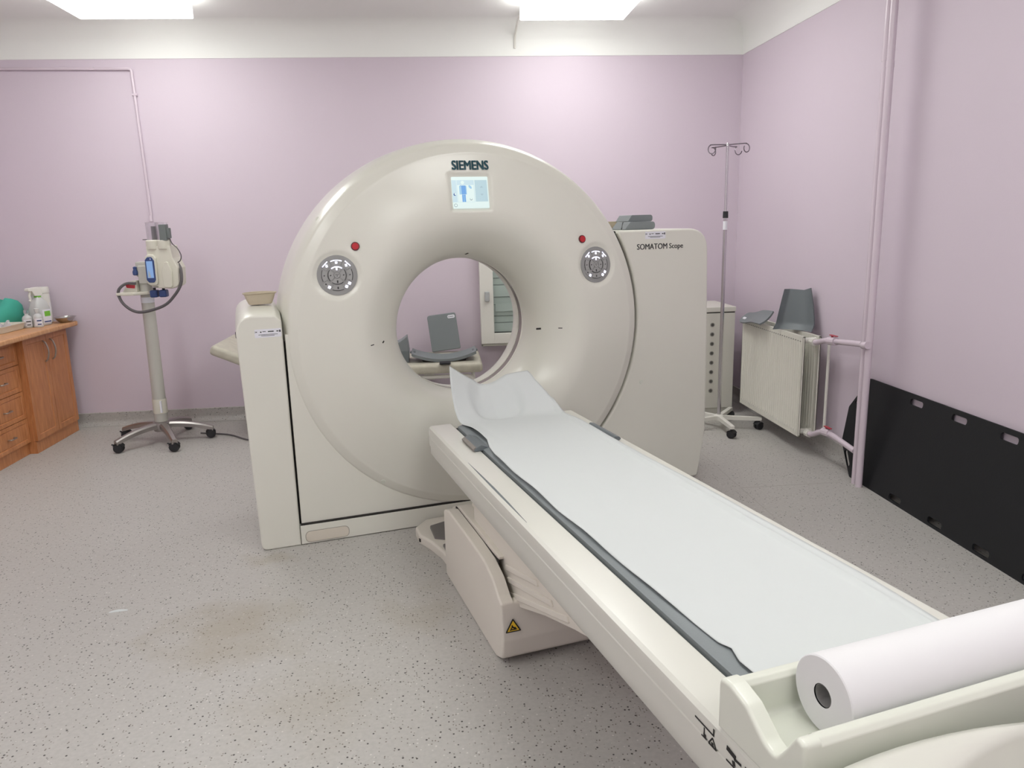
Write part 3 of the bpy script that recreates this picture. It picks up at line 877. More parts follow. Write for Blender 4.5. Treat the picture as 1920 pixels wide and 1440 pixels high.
# ------------------------------------------------------------------ mattress, paper, roll holder, roll
MT = thing('table_mattress', 'thin grey mattress lying along the scanner table under white paper', 'mattress', GP(CU, -1.5, 0.606), GANG, None, (CU, -1.5, 0.606))
def mattz(u):
    q = (u-CU)/0.235
    return 0.631+0.008*q*q
def matt_section():
    n = 24
    topv = [(0.669+(1.140-0.669)*k/n) for k in range(n+1)]
    up_ = [(a, mattz(a)-(0.008 if k in (0, n) else 0)) for k, a in enumerate(topv)]
    return [(0.669, 0.612)]+up_+[(1.140, 0.612), (0.905, 0.6065)]
mk('pad', prism(matt_section(), 'y', -2.55, -0.47), GREYPAD, MT, smooth=50)
# hook and loop straps folded over the edges
def strap(pts, u_dir, wid0, wid1):
    pass
mk('strap', prism(rounded([(0.695, 0.637), (0.662, 0.650), (0.640, 0.640), (0.632, 0.630), (0.640, 0.6265), (0.660, 0.6275), (0.695, 0.634)], 0.006, 3), 'y', -0.84, -0.67, 0.003, 2), DKGREY, MT, 'folded grey fastening strap')
mk('strap_lining', prism(rounded([(0.632, 0.6265), (0.628, 0.636), (0.640, 0.642), (0.652, 0.640), (0.65, 0.628)], 0.003, 3), 'y', -0.835, -0.675), mat('fleecy_lining', rgb(140, 134, 128), 0.95, var=0.15, scale=80, bump=0.8, bscale=150), MT, 'fleecy strap lining')
mk('strap', prism(rounded([(1.190, 0.638), (1.198, 0.645), (1.215, 0.642), (1.224, 0.632), (1.212, 0.6258), (1.190, 0.6258)], 0.006, 3), 'y', -0.93, -0.69, 0.003, 2), DKGREY, MT, 'folded grey fastening strap')
# paper sheet
left_edge = [(-2.62, 0.686), (-2.481, 0.684), (-2.432, 0.684), (-2.385, 0.700), (-2.36, 0.688), (-2.276, 0.685), (-2.162, 0.682), (-2.008, 0.681), (-1.73, 0.682), (-1.562, 0.676), (-1.343, 0.678), (-1.175, 0.673), (-0.952, 0.676), (-0.85, 0.688), (-0.764, 0.706), (-0.66, 0.704), (-0.573, 0.698), (-0.50, 0.685), (-0.45, 0.676), (-0.41, 0.674), (-0.37, 0.677), (-0.32, 0.683), (-0.27, 0.694), (-0.235, 0.704)]
right_edge = [(-2.62, 1.176), (-2.44, 1.185), (-2.26, 1.195), (-1.95, 1.198), (-1.134, 1.186), (-0.90, 1.18), (-0.70, 1.185), (-0.60, 1.188), (-0.52, 1.178), (-0.45, 1.166), (-0.40, 1.148), (-0.35, 1.125), (-0.30, 1.10), (-0.235, 1.085)]
def lerp_t(tab, v):
    for i in range(len(tab)-1):
        if tab[i][0] <= v <= tab[i+1][0]:
            q = (v-tab[i][0])/(tab[i+1][0]-tab[i][0])
            return tab[i][1]+q*(tab[i+1][1]-tab[i][1])
    return tab[-1][1] if v > tab[-1][0] else tab[0][1]
def sstep(a, b, x):
    q = max(0.0, min(1.0, (x-a)/(b-a)))
    return q*q*(3-2*q)
# cross section heights at the head end (j 0..1 -> z)
head_row = [(0.0, 0.862), (0.12, 0.830), (0.24, 0.800), (0.35, 0.777), (0.5, 0.787), (0.65, 0.797), (0.8, 0.803), (1.0, 0.806)]
def paper(i, j):
    v = -2.56+i*(2.56-0.235)
    ul = lerp_t(left_edge, v); ur = lerp_t(right_edge, v)
    ul += 0.003+0.010*sstep(-1.7, -2.4, v)-0.003*sstep(-0.6, -0.4, v)
    u = ul+(ur-ul)*j
    z = max(mattz(min(max(u, 0.672), 1.14))+0.0035, 0.0)
    z += 0.0015*sin(9*v+3*j)*(1 if j > 0.02 else 0.3)
    # ripples of the left border
    edge = max(0, 1-j/0.12)
    z += edge*0.002*(1+sin(v*17.0))*(1 if v > -2.5 else 0)
    z += 0.008*edge*sstep(-0.9, -0.7, v)*(1-sstep(-0.6, -0.45, v))
    if u > 1.145: z = max(z, 0.6295+0.018*(1-sstep(1.145, 1.19, u))+0.003)
    # rise on to the head cradle; the sides rise first, the middle stays in the hollow
    a = abs(j-0.47)/0.5
    st = -0.50+0.08*(1-min(1, a))**1.2
    f = sstep(st, -0.205, v)**(0.95+0.5*(1-min(1, a)))
    hz = lerp_t(head_row, j)
    z = z+(hz-z)*f
    # the hollow of the head cradle shows through
    d_ = hypot((u-0.895)/0.135, (v+0.335)/0.125)
    z -= 0.024*sstep(1.02, 0.70, d_)*sstep(-0.45, -0.36, v)
    return (u, v, z)
# head cradle under the paper
def cradle(i, j):
    v = -0.43+0.175*i
    q = paper((v+2.56)/(2.56-0.235), 0.14+0.70*j)
    return (q[0], q[1], q[2]-0.015)
b_ = grid(cradle, 14, 20)
r_ = bmesh.ops.extrude_face_region(b_, geom=b_.faces[:])
bmesh.ops.translate(b_, vec=(0, 0, -0.008), verts=[v for v in r_['geom'] if isinstance(v, bmesh.types.BMVert)])
bmesh.ops.recalc_face_normals(b_, faces=b_.faces[:])
HC = thing('head_cradle', 'grey curved head cradle under the raised paper at scanner end of table', 'headrest', GP(CU, -0.40, 0.60), GANG, None, (CU, -0.40, 0.60))
mk('shell', b_, DKGREY, HC, smooth=60)
mk('support', box(0.85, 0.96, -0.43, -0.402, 0.6065, 0.614, 0.002), RUBBER, HC)

b_ = grid(paper, 240, 44)
SH = thing('paper_sheet', 'white paper sheet spread along the table and up the head cradle', 'paper', GP(CU, -1.5, 0.645), GANG, None, (CU, -1.5, 0.645))
po = mk('sheet', b_, PAPER, SH, smooth=60)
md = po.modifiers.new('thickness', 'SOLIDIFY'); md.thickness = 0.0012; md.offset = 1

# roll holder: trough standing across the foot end of the table
RH = thing('roll_holder', 'pale plastic trough holding the paper roll across the table end', 'roll holder', GP(CU, -2.66, 0.626), GANG, None, (CU, -2.66, 0.626))
HU0, HU1 = 0.560, 1.25
VA, VB = -2.562, -2.775    # far and near outer faces
mk('trough', prism(rounded([(VA, 0.626), (VA, 0.712), (VA-0.008, 0.720), (VA-0.022, 0.720), (VA-0.030, 0.712), (VA-0.034, 0.652), (VB+0.034, 0.652), (VB+0.030, 0.729), (VB+0.022, 0.738), (VB+0.008, 0.738), (VB, 0.729), (VB, 0.626)], [0, 0.006, 0.008, 0.008, 0.006, 0.012, 0.012, 0.006, 0.008, 0.008, 0.006, 0], 4), 'x', HU0+0.0295, HU1-0.0295), TRAYC, RH, smooth=34)
endp = rounded([(VA, 0.626), (VA, 0.724), (VA-0.03, 0.727), (VA-0.075, 0.716), (VA-0.125, 0.680), (VA-0.150, 0.674), (VA-0.172, 0.706), (VB+0.02, 0.740), (VB, 0.738), (VB, 0.626)], [0, 0.02, 0.02, 0.03, 0.04, 0.02, 0.03, 0.01, 0.01, 0], 5)
mk('end_wall', prism(endp, 'x', HU0-0.002, HU0+0.030, 0.009, 3, 'a'), TRAYC, RH, smooth=34)
mk('end_wall', prism(endp, 'x', HU1-0.030, HU1+0.002, 0.009, 3, 'b'), TRAYC, RH, smooth=34)

PR = thing('paper_roll', 'thick white paper roll lying in the trough on the table', 'paper roll', GP(CU, -2.668, 0.645), GANG, None, (CU, -2.668, 0.645))
RV, RZ, RR = -2.668, 0.654+0.067, 0.0665
def rollring(u, r, n=48):
    return [(u, RV+r*cos(2*pi*k/n), RZ+r*sin(2*pi*k/n)) for k in range(n)]
mk('roll', loops([rollring(0.686, 0.020), rollring(0.686, RR-0.002), rollring(0.688, RR), rollring(1.215, RR), rollring(1.217, RR-0.002), rollring(1.217, 0.020)], False, False), ROLLP, PR)
mk('core', loops([rollring(0.689, 0.0202), rollring(0.687, 0.0178), rollring(1.214, 0.0178), rollring(1.214, 0.0202)], False, False), mat('grey_card_core', rgb(150, 148, 146), 0.85), PR, 'grey cardboard core')

# ------------------------------------------------------------------ things on the scanner
def dish(outline, h, lip, wall, sc_bot=0.72, n=None):
    """open dish from an outline fn(k)->(x,y); rings outside up, over the lip, inside down"""
    P = outline
    def ring(s, z, grow=0.0):
        return [(x*s+(x/max(1e-6, hypot(x, y)))*grow, y*s+(y/max(1e-6, hypot(x, y)))*grow, z) for x, y in P]
    return loops([ring(sc_bot*0.92, 0.0), ring(sc_bot, 0.004), ring(0.5*(sc_bot+0.95), h*0.45), ring(0.95, h*0.92), ring(0.97, h, lip), ring(0.97, h+wall, lip), ring(0.95, h+wall, 0.0), ring(0.93, h*0.9, -wall), ring(sc_bot, h*0.18, -wall), ring(sc_bot*0.9, wall+0.002, -wall)])
def kidney(L, W, bend, n=44):
    out = []
    for k in range(n):
        a = 2*pi*k/n
        x = L*cos(a); y = W*sin(a)
        y += bend*(x/L)**2-bend*0.4
        out.append((x, y))
    return out
o = single('kidney_dish', dish(kidney(0.074, 0.052, -0.03), 0.052, 0.006, 0.003), PULP, 'beige moulded pulp kidney dish on top of the scanner side tower', 'kidney dish', 'pulp kidney dishes on the scanner')
o.location = GP(-0.088, 0.20, 1.1485); o.rotation_euler = (0, 0, GANG+radians(10))
o = single('kidney_dish', dish(kidney(0.085, 0.05, -0.025), 0.042, 0.006, 0.003), PULP, 'beige moulded pulp kidney dish behind grey cushions on scanner cabinet', 'kidney dish', 'pulp kidney dishes on the scanner')
o.location = GP(1.875, 0.46, 1.4375); o.rotation_euler = (0, 0, GANG+radians(20))
# two grey cushions stacked on the right cabinet
def cushion(L, D, H, slant):
    poly = rounded([(-L/2, 0), (L/2, 0), (L/2, H), (-L/2+slant, H)], [0.004, H*0.45, H*0.45, 0.008], 6)
    return prism(poly, 'y', -D/2, D/2, 0.015, 5)
o = single('positioning_cushion', cushion(0.188, 0.15, 0.041, 0.035), GREYPAD, 'wedge ended grey cushion lying on the scanner cabinet, lower of two', 'cushion', 'grey cushions on the scanner cabinet')
o.location = GP(1.890, 0.22, 1.4375); o.rotation_euler = (0, 0, GANG+radians(2))
o = single('positioning_cushion', cushion(0.152, 0.15, 0.036, 0.025), GREYPAD, 'wedge ended grey cushion lying on another cushion on scanner cabinet, upper of two', 'cushion', 'grey cushions on the scanner cabinet')
o.location = GP(1.922, 0.27, 1.4787); o.rotation_euler = (0, 0, GANG+radians(-1))
o = single('strap_end', tube(catmull([GP(1.80, 0.18, 1.442), GP(1.815, 0.20, 1.455), GP(1.83, 0.22, 1.476)], 4), 0.004, 6), RUBBER, 'short black strap end lying beside the cushions on scanner cabinet', 'strap')

# ------------------------------------------------------------------ injector stand
IX, IY = -2.062, 5.50
J = wthing('injector_stand', 'contrast injector with blue rimmed screen on a wheeled pole stand', 'injector', (IX, IY, 0))
def spoke(a):
    d = Vector((cos(a), sin(a), 0)); n = Vector((-sin(a), cos(a), 0))
    rings = []
    K = 10
    for k in range(K+1):
        s = k/K
        r = 0.02+0.325*s
        z = 0.128-0.055*s**2.2
        hw = 0.030-0.010*s; hh = 0.020-0.004*s
        c = Vector((IX, IY, z))+d*r
        ring = []
        for (a_, b_) in ((-1, -1), (-1, 0.4), (-0.6, 1), (0.6, 1), (1, 0.4), (1, -1)):
            ring.append(tuple(c+n*hw*a_+Vector((0, 0, hh*b_))))
        rings.append(ring)
    return loops(rings)
angs = [radians(232), radians(232+72), radians(232+144), radians(232+216), radians(232+288)]
angs = [atan2(y-IY, x-IX) for x, y in ((-2.297, 5.233), (-1.88, 5.2), (-1.72, 5.545), (-1.98, 5.84), (-2.42, 5.64))]
def caster(parent, c, r, ang, material=RUBBER, lever=True):
    d = Vector((cos(ang), sin(ang), 0)); n = Vector((-sin(ang), cos(ang), 0))
    c = Vector((c[0], c[1], r))
    b = newbm()
    for s in (-1, 1):
        add_cyl(b, c+n*s*0.006, c+n*s*0.022, r, r*0.93, 22)
    add_cyl(b, c-n*0.008, c+n*0.008, r*0.45, r*0.45, 12)
    w_ = mk('caster', b, material, parent)
    b = newbm()
    # hood over the twin wheels and stem
    pts = []
    hood = [(c+d*(r*1.06*cos(t))+Vector((0, 0, r*1.06*sin(t)))) for t in [radians(20+k*14) for k in range(11)]]
    for i in range(len(hood)-1):
        p, q = hood[i], hood[i+1]
        f = [b.verts.new(p-n*0.024), b.verts.new(p+n*0.024), b.verts.new(q+n*0.024), b.verts.new(q-n*0.024)]
        b.faces.new(f)
    add_cyl(b, c+Vector((0, 0, r*0.9)), c+Vector((0, 0, r*1.06+0.012)), 0.010, 0.010, 10)
    mk('caster_hood', b, material, w_)
    if lever:
        lb = newbm(); add_tube(lb, [c+d*r*0.9+Vector((0, 0, r*0.6)), c+d*r*1.35+Vector((0, 0, r*0.75))], 0.006, 6)
        mk('brake_lever', lb, material, w_)
for i, a in enumerate(angs):
    mk('base_leg', spoke(a), ALU, J)
    rr = 0.325
    caster(J, (IX+rr*cos(a), IY+rr*sin(a)), 0.034, [pi, pi, 0.3, 0.3, pi][i], lever=i in (0, 1, 4))
mk('hub', lathe([(0.055, 0.085), (0.062, 0.10), (0.060, 0.145), (0.045, 0.155)], 24, IX, IY), ALU, J)
PB, PT = Vector((IX, IY, 0.14)), Vector((IX+0.012, IY, 1.24))
mk('pole', cyl(PB, PT, 0.045, 0.041, 28), INJPOLE, J)
mk('pole_collar', lathe([(0.0465, 0.215), (0.0485, 0.22), (0.0485, 0.315), (0.0465, 0.32)], 28, IX+0.002, IY, False, False), INJ, J)
mk('collar_label', box(IX+0.020, IX+0.032, IY-0.052, IY-0.040, 0.225, 0.31), STICK, J)
mk('pole_sticker', lathe([(0.0435, 1.008), (0.0436, 1.01), (0.0436, 1.045), (0.0435, 1.047)], 28, IX+0.0095, IY, False, False), STICK, J, 'white sticker band')
mk('pole_cap', box(IX-0.035, IX+0.045, IY-0.03, IY+0.05, 1.19, 1.29, 0.008), INJPOLE, J)
# powerhead: two merged barrels on a body
KH = 0.9755
def hp(L): return [(x*KH, 1.5-(1.5-z)*KH) for x, z in L]
hd = rounded(hp([(-2.022, 1.395), (-2.018, 1.12), (-1.985, 1.105), (-1.875, 1.098), (-1.832, 1.118), (-1.824, 1.24), (-1.853, 1.31), (-1.865, 1.395)]), [0.01, 0.03, 0.02, 0.03, 0.03, 0.03, 0.02, 0.01], 5)
yh0, yh1 = IY-0.135, IY+0.03
head = mk('injector_head', prism(hd, 'y', yh0, yh1, 0.022, 4, 'ab'), INJ, J)
for cx in (-1.933, -1.862):
    mk('syringe_collar', lathe([(0.042, 1.375), (0.0445, 1.38), (0.0445, 1.430), (0.040, 1.436)], 28, cx, IY-0.103), INJ, head)
    mk('syringe_shield', lathe([(0.037, 1.43), (0.037, 1.548), (0.039, 1.552), (0.035, 1.552), (0.0345, 1.43)], 28, cx, IY-0.095, False, False), CLEARP, J, 'clear plastic syringe shield')
mk('plunger', cyl((-1.920, IY-0.10, 1.42), (-1.920, IY-0.10, 1.526), 0.0155), RUBBER, J)
mk('heater_block', box(-1.872, -1.826, IY-0.145, IY-0.085, 1.43, 1.537, 0.004), mat('grey_heater', rgb(112, 118, 117), 0.5), J, 'grey block clipped to the syringe')
mk('heater_block', box(-1.830, -1.808, IY-0.135, IY-0.095, 1.445, 1.513, 0.003), MATS['grey_heater'], J, 'grey block clipped to the syringe')
mk('side_pin', cyl((-2.00, IY-0.095, 1.44), (-1.96, IY-0.095, 1.44), 0.003, seg=8), CABLE, J)
# raised blister and screen
mk('blister', prism(rounded(hp([(-1.925, 1.11), (-1.87, 1.105), (-1.862, 1.22), (-1.885, 1.285), (-1.905, 1.285), (-1.93, 1.22)]), 0.02, 5), 'y', yh0-0.016, yh0+0.03, 0.012, 4, 'a'), INJ, head)
mk('screen_frame', prism(rounded(hp([(-2.033, 1.14), (-2.012, 1.125), (-1.968, 1.128), (-1.962, 1.15), (-1.958, 1.31), (-1.972, 1.335), (-2.010, 1.338), (-2.031, 1.32)]), 0.015, 5), 'y', yh0-0.020, yh0+0.02, 0.006, 3, 'a'), INJ, head)
sb = mk('screen_bezel', prism(rounded(hp([(-2.032, 1.165), (-2.017, 1.146), (-1.983, 1.146), (-1.972, 1.165), (-1.970, 1.295), (-1.985, 1.32), (-2.013, 1.32), (-2.030, 1.30)]), 0.01, 4), 'y', yh0-0.025, yh0-0.015, 0.002, 2, 'a'), BLUE, J, 'blue screen frame')
mk('screen', box(-2.022*KH, -1.981*KH, yh0-0.0265, yh0-0.024, 1.186, 1.298), emis('injector_screen', rgb(140, 176, 226), 0.75), sb, 'pale blue lit display')
mk('screen_figure', prism(hp([(-2.018, 1.182), (-1.998, 1.182), (-2.006, 1.215), (-2.012, 1.235)]), 'y', yh0-0.0272, yh0-0.026), emis('injector_screen_grey', rgb(178, 186, 196), 0.6), sb)
mk('screen_print', box(-1.994*KH, -1.990*KH, yh0-0.0258, yh0-0.0245, 1.306, 1.317), STICK, sb)
mk('name_print', box(-1.955, -1.92, yh0-0.001, yh0+0.001, 1.1215, 1.1255), GREYTXT, J)
for cx in (-1.965, -1.905):
    mk('knob', box(cx-0.026, cx+0.024, IY-0.12, IY-0.06, 1.050, 1.100, 0.010, 3), BLUE, J, 'blue knob')
    mk('knob_stem', cyl((cx, IY-0.09, 1.085), (cx, IY-0.09, 1.115), 0.009, seg=12), RUBBER, J)
mk('clamp', box(-2.078, -1.96, IY-0.05, IY+0.03, 1.14, 1.265, 0.008), INJPOLE, J)
mk('clamp_knob', lathe([(0.010, 1.20), (0.017, 1.205), (0.018, 1.225), (0.011, 1.24), (0.013, 1.255), (0.006, 1.26)], 12, -2.092, IY-0.05), BLUE, J, 'blue clamp knob')
mk('side_shelf', prism(rounded([(-2.225, IY-0.10), (-2.10, IY-0.12), (-2.02, IY-0.06), (-2.02, IY+0.05), (-2.20, IY+0.04)], 0.02, 4), 'z', 1.068, 1.088, 0.005, 2), INJ, J)
mk('side_shelf_box', prism(rounded([(-2.19, 1.088), (-2.09, 1.088), (-2.09, 1.165), (-2.13, 1.165)], [0.005, 0.005, 0.005, 0.02], 4), 'y', IY-0.06, IY+0.02, 0.006, 2), INJ, J)
mk('red_label', prism([(-2.155, 1.118), (-2.105, 1.113), (-2.100, 1.135), (-2.165, 1.142)], 'y', IY-0.0645, IY-0.059), mat('red_label', rgb(186, 52, 62), 0.5), J, 'red label on the side shelf')
mk('cable', tube(catmull([(-1.80, IY-0.06, 1.275), (-1.772, IY-0.10, 1.23), (-1.775, IY-0.12, 1.14), (-1.825, IY-0.13, 1.06), (-1.90, IY-0.13, 0.995), (-2.03, IY-0.12, 0.957), (-2.11, IY-0.11, 0.962), (-2.175, IY-0.10, 1.01), (-2.205, IY-0.09, 1.07), (-2.195, IY-0.09, 1.115), (-2.15, IY-0.08, 1.148), (-2.09, IY-0.07, 1.148)], 7), 0.010, 8), CABLE, J, 'looped grey cable')
mk('cable', tube(catmull([(-1.818, IY-0.11, 1.447), (-1.806, IY-0.11, 1.41), (-1.775, IY-0.11, 1.375), (-1.76, IY-0.10, 1.33), (-1.772, IY-0.09, 1.295), (-1.795, IY-0.08, 1.280)], 7), 0.0035, 6), CABLE, J)
single('floor_cable', tube(catmull([(-1.85, 5.66, 0.006), (-1.72, 5.62, 0.006), (-1.6, 5.56, 0.006), (-1.46, 5.42, 0.006), (-1.25, 5.28, 0.006), (-0.95, 5.2, 0.006)], 6), 0.006, 6), CABLE, 'grey cable lying on the floor behind injector stand', 'cable')

# ------------------------------------------------------------------ cabinets on the left
def framed_front(y0, y1, z0, z1, x, t=0.018, rail=0.05):
    """cabinet front facing +x with a profiled frame"""
    b = newbm()
    vs = [b.verts.new(p) for p in ((x, y0, z0), (x, y1, z0), (x, y1, z1), (x, y0, z1))]
    f = b.faces.new(vs)
    r = bmesh.ops.extrude_face_region(b, geom=[f])
    bmesh.ops.translate(b, vec=(-t, 0, 0), verts=[v for v in r['geom'] if isinstance(v, bmesh.types.BMVert)])
    bmesh.ops.recalc_face_normals(b, faces=b.faces[:])
    fr_ = max(b.faces, key=lambda q: q.calc_center_median().x)
    bmesh.ops.inset_region(b, faces=[fr_], thickness=0.004, depth=0)
    bmesh.ops.inset_region(b, faces=[fr_], thickness=rail, depth=0)
    bmesh.ops.inset_region(b, faces=[fr_], thickness=0.006, depth=-0.006)
    bmesh.ops.inset_region(b, faces=[fr_], thickness=0.012, depth=0.004)
    return b
XD = -2.84
DC = wthing('door_cabinet', 'orange-brown wooden cabinet with two tall doors in the corner', 'cabinet', (-3.13, 5.64, 0))
mk('body', box(XL+0.005, XD-0.019, 5.335, 5.95, 0.085, 0.803, 0.002), WOOD, DC)
mk('plinth', box(XL+0.005, XD-0.012, 5.335, 5.95, 0.0, 0.085, 0.002), WOOD, DC)
for (y0, y1, hy) in ((5.338, 5.640, 5.598), (5.644, 5.948, 5.70)):
    d = mk('door', framed_front(y0, y1, 0.088, 0.797, XD), WOOD, DC)
    mk('handle', tube(catmull([(XD-0.001, hy, 0.755), (XD+0.018, hy, 0.735), (XD+0.030, hy, 0.68), (XD+0.018, hy, 0.625), (XD-0.001, hy, 0.605)], 5), 0.0055, 8), BRONZE, d, 'bowed metal handle')
XD2 = -2.885
DR = wthing('drawer_cabinet', 'orange-brown wooden cabinet with a column of drawers', 'cabinet', (-3.15, 5.1, 0))
mk('body', box(XL+0.005, XD2-0.019, 4.88, 5.333, 0.085, 0.803, 0.002), WOOD, DR)
mk('plinth', box(XL+0.005, XD2-0.02, 4.88, 5.333, 0.0, 0.085, 0.002), WOOD, DR)
for (z0, z1) in ((0.635, 0.797), (0.452, 0.631), (0.262, 0.448), (0.088, 0.258)):
    d = mk('drawer', framed_front(4.883, 5.330, z0, z1, XD2, rail=0.032), WOOD, DR)
    zc = (z0+z1)/2
    mk('handle', tube(round_path([(XD2-0.003, 5.072, zc), (XD2+0.022, 5.072, zc), (XD2+0.022, 5.14, zc), (XD2-0.003, 5.14, zc)], 0.01), 0.005, 8), BRONZE, d, 'small metal bar handle')
wt = rounded([(XD+0.06, 0.806), (XD+0.06, 0.842), (XL+0.004, 0.842), (XL+0.004, 0.806)], [0.012, 0.012, 0, 0], 5)
single('worktop', prism([(x, z) for x, z in wt], 'y', 4.86, 6.02, 0.003, 2), WOODT, 'light brown laminate worktop over the wooden cabinets', 'worktop')
ZW = 0.8422

# things on the worktop
o = single('steel_dish', dish([(0.085*cos(2*pi*k/40), 0.065*sin(2*pi*k/40)) for k in range(40)], 0.038, 0.006, 0.0015, 0.6), STEEL, 'shiny stainless steel dish at the far end of the worktop', 'dish')
o.location = (-2.83, 5.945, ZW); o.rotation_euler = (0, 0, radians(80))
CN = thing('canister', 'tall white plastic canister with wide lid behind the spray bottle', 'canister', (-2.975, 5.935, ZW)); CN.scale = (1.3, 1.3, 1.38)
mk('body', lathe([(0.040, 0), (0.044, 0.004), (0.044, 0.155), (0.041, 0.16), (0.041, 0.165)], 28), WHITEM, CN)
mk('lid', lathe([(0.0455, 0.163), (0.0455, 0.166), (0.0455, 0.188), (0.043, 0.194)], 28), WHITEM, CN)
mk('label', lathe([(0.0446, 0.06), (0.0446, 0.11)], 12, 0, 0, False, False), STICK, CN)
SB = thing('spray_bottle', 'translucent spray bottle with white trigger and lime green neck band', 'spray bottle', (-2.925, 5.79, ZW), radians(-18)); SB.scale = (1.4, 1.4, 1.48)
def sq(r, rr, z, n=28):
    out = []
    for k in range(n):
        a = 2*pi*k/n
        c, s = cos(a), sin(a)
        e = 0.55
        out.append((r*math.copysign(abs(c)**e, c), rr*math.copysign(abs(s)**e, s), z))
    return out
mk('bottle', loops([sq(0.030, 0.040, 0), sq(0.034, 0.046, 0.005), sq(0.034, 0.046, 0.085), sq(0.028, 0.034, 0.115), sq(0.014, 0.015, 0.138), sq(0.012, 0.012, 0.150)]), TRANSL, SB)
mk('neck_band', lathe([(0.0165, 0.138), (0.0165, 0.145)], 20), LIMEG, SB, 'lime green band')
mk('label', box(0.0335, 0.0352, -0.02, 0.032, 0.012, 0.078), STICK, SB)
mk('label_patch', box(0.0348, 0.036, -0.008, 0.028, 0.045, 0.070), LIMEG, SB, 'lime green label patch')
mk('label_print', box(0.0348, 0.036, -0.015, 0.028, 0.016, 0.022), BLUE, SB)
mk('trigger_head', prism(rounded([(-0.028, 0.147), (0.02, 0.147), (0.022, 0.178), (-0.008, 0.188), (-0.062, 0.186), (-0.064, 0.172), (-0.04, 0.170)], 0.006, 4), 'x', -0.013, 0.013, 0.004, 2), WHITEM, SB)
mk('trigger', tube([(0, -0.040, 0.170), (0, -0.050, 0.150), (0, -0.046, 0.132), (0, -0.052, 0.122)], 0.006, 8), WHITEM, SB)
for (x, y, h, s, lb) in ((-2.895, 5.69, 0.078, 0.9, 'small clear bottle with printed label in front of spray bottle'), (-2.965, 5.685, 0.072, 0.95, 'small clear bottle with plain white label beside the tray')):
    BT = thing('small_bottle', lb, 'bottle', (x, y, ZW), 0, 'small bottles on the worktop'); BT.scale = (1.3, 1.3, 1.4)
    mk('bottle', lathe([(0.024*s, 0), (0.027*s, 0.003), (0.027*s, h*0.62), (0.022*s, h*0.78), (0.011*s, h*0.88), (0.011*s, h)], 24), TRANSL, BT)
    mk('cap', lathe([(0.014*s, h), (0.014*s, h+0.016), (0.012*s, h+0.018)], 20), CLEARP if s > 0.92 else TRANSL, BT)
    b_ = newbm()
    n_ = 7
    A = [(-0.8+1.6*k/n_) for k in range(n_+1)]
    v0 = [b_.verts.new((0.0273*s*cos(a), 0.0273*s*sin(a), h*0.12)) for a in A]; v1 = [b_.verts.new((0.0273*s*cos(a), 0.0273*s*sin(a), h*0.58)) for a in A]
    for k in range(n_): b_.faces.new((v0[k], v0[k+1], v1[k+1], v1[k]))
    lb_ = mk('label', b_, STICK, BT); lb_.rotation_euler = (0, 0, radians(-60))
    b_ = box(0.0272*s, 0.0282*s, -0.008, 0.010, h*0.17, h*0.24); add_box(b_, 0.0272*s, 0.0282*s, -0.010, 0.012, h*0.40, h*0.48)
    pr_ = mk('label_print', b_, BLUE if s < 0.92 else GREYTXT, BT); pr_.rotation_euler = (0, 0, radians(-55))
# instrument tray with syringe wrappings
TR = thing('instrument_tray', 'shallow cream tray holding wrapped items on the worktop', 'tray', (-3.05, 5.485, ZW))
def rr_ring(a, b, r, z, n=8):
    p = rounded([(-a, -b), (a, -b), (a, b), (-a, b)], r, n)
    return [(x, y, z) for x, y in p]
mk('tray', loops([rr_ring(0.085, 0.135, 0.02, 0), rr_ring(0.090, 0.140, 0.025, 0.004), rr_ring(0.100, 0.150, 0.03, 0.042), rr_ring(0.106, 0.156, 0.032, 0.044), rr_ring(0.106, 0.156, 0.032, 0.047), rr_ring(0.097, 0.147, 0.028, 0.045), rr_ring(0.087, 0.137, 0.024, 0.007), rr_ring(0.08, 0.13, 0.02, 0.005)]), INJ, TR)
def wrap(seed, lab):
    random.seed(seed)
    ph = [random.uniform(-1, 1) for _ in range(8)]
    def f(i, j):
        x = -0.03+0.06*i; y = -0.05+0.10*j
        return (x, y, 0.012+0.03*abs(sin(3*i+ph[0]*2))*(0.3+j*0.9)+0.006*sin(9*j+ph[1]*3)+0.008*i)
    b = grid(f, 8, 10)
    r_ = bmesh.ops.extrude_face_region(b, geom=b.faces[:]); bmesh.ops.translate(b, vec=(0, 0, -0.004), verts=[v for v in r_['geom'] if isinstance(v, bmesh.types.BMVert)])
    return b
o = single('wrapped_dressing', wrap(3, ''), CLEARP, 'crumpled clear wrapper sticking up out of the tray', 'wrapper', 'clear wrappers in the tray'); o.location = (-3.04, 5.54, ZW+0.006); o.rotation_euler = (0.2, 0, 0.6)
o = single('wrapped_dressing', wrap(5, ''), CLEARP, 'crumpled clear wrapper lying flat in the tray', 'wrapper', 'clear wrappers in the tray'); o.location = (-3.05, 5.44, ZW+0.006); o.rotation_euler = (0.1, 0, -0.4)
# teal cloth bundle
rings = []
for q, zz in ((0.90, 0.0), (1.0, 0.02), (1.0, 0.075), (0.93, 0.125), (0.78, 0.155), (0.50, 0.172), (0.22, 0.18)):
    rings.append([(0.105*q*(1+0.10*sin(3*a+1)+0.05*sin(7*a+zz*30))*cos(a), 0.195*q*(1+0.07*sin(5*a+2+zz*20))*sin(a), zz*(1+0.12*sin(2*a+0.6)*min(1, zz/0.02))) for a in [2*pi*k/48 for k in range(48)]])
o = single('cloth_bundle', loops(rings), TEAL, 'teal green folded surgical cloth bundle at the back of worktop', 'cloth', smooth=60)
o.location = (-3.215, 5.845, ZW); o.rotation_euler = (0, 0, radians(-3))

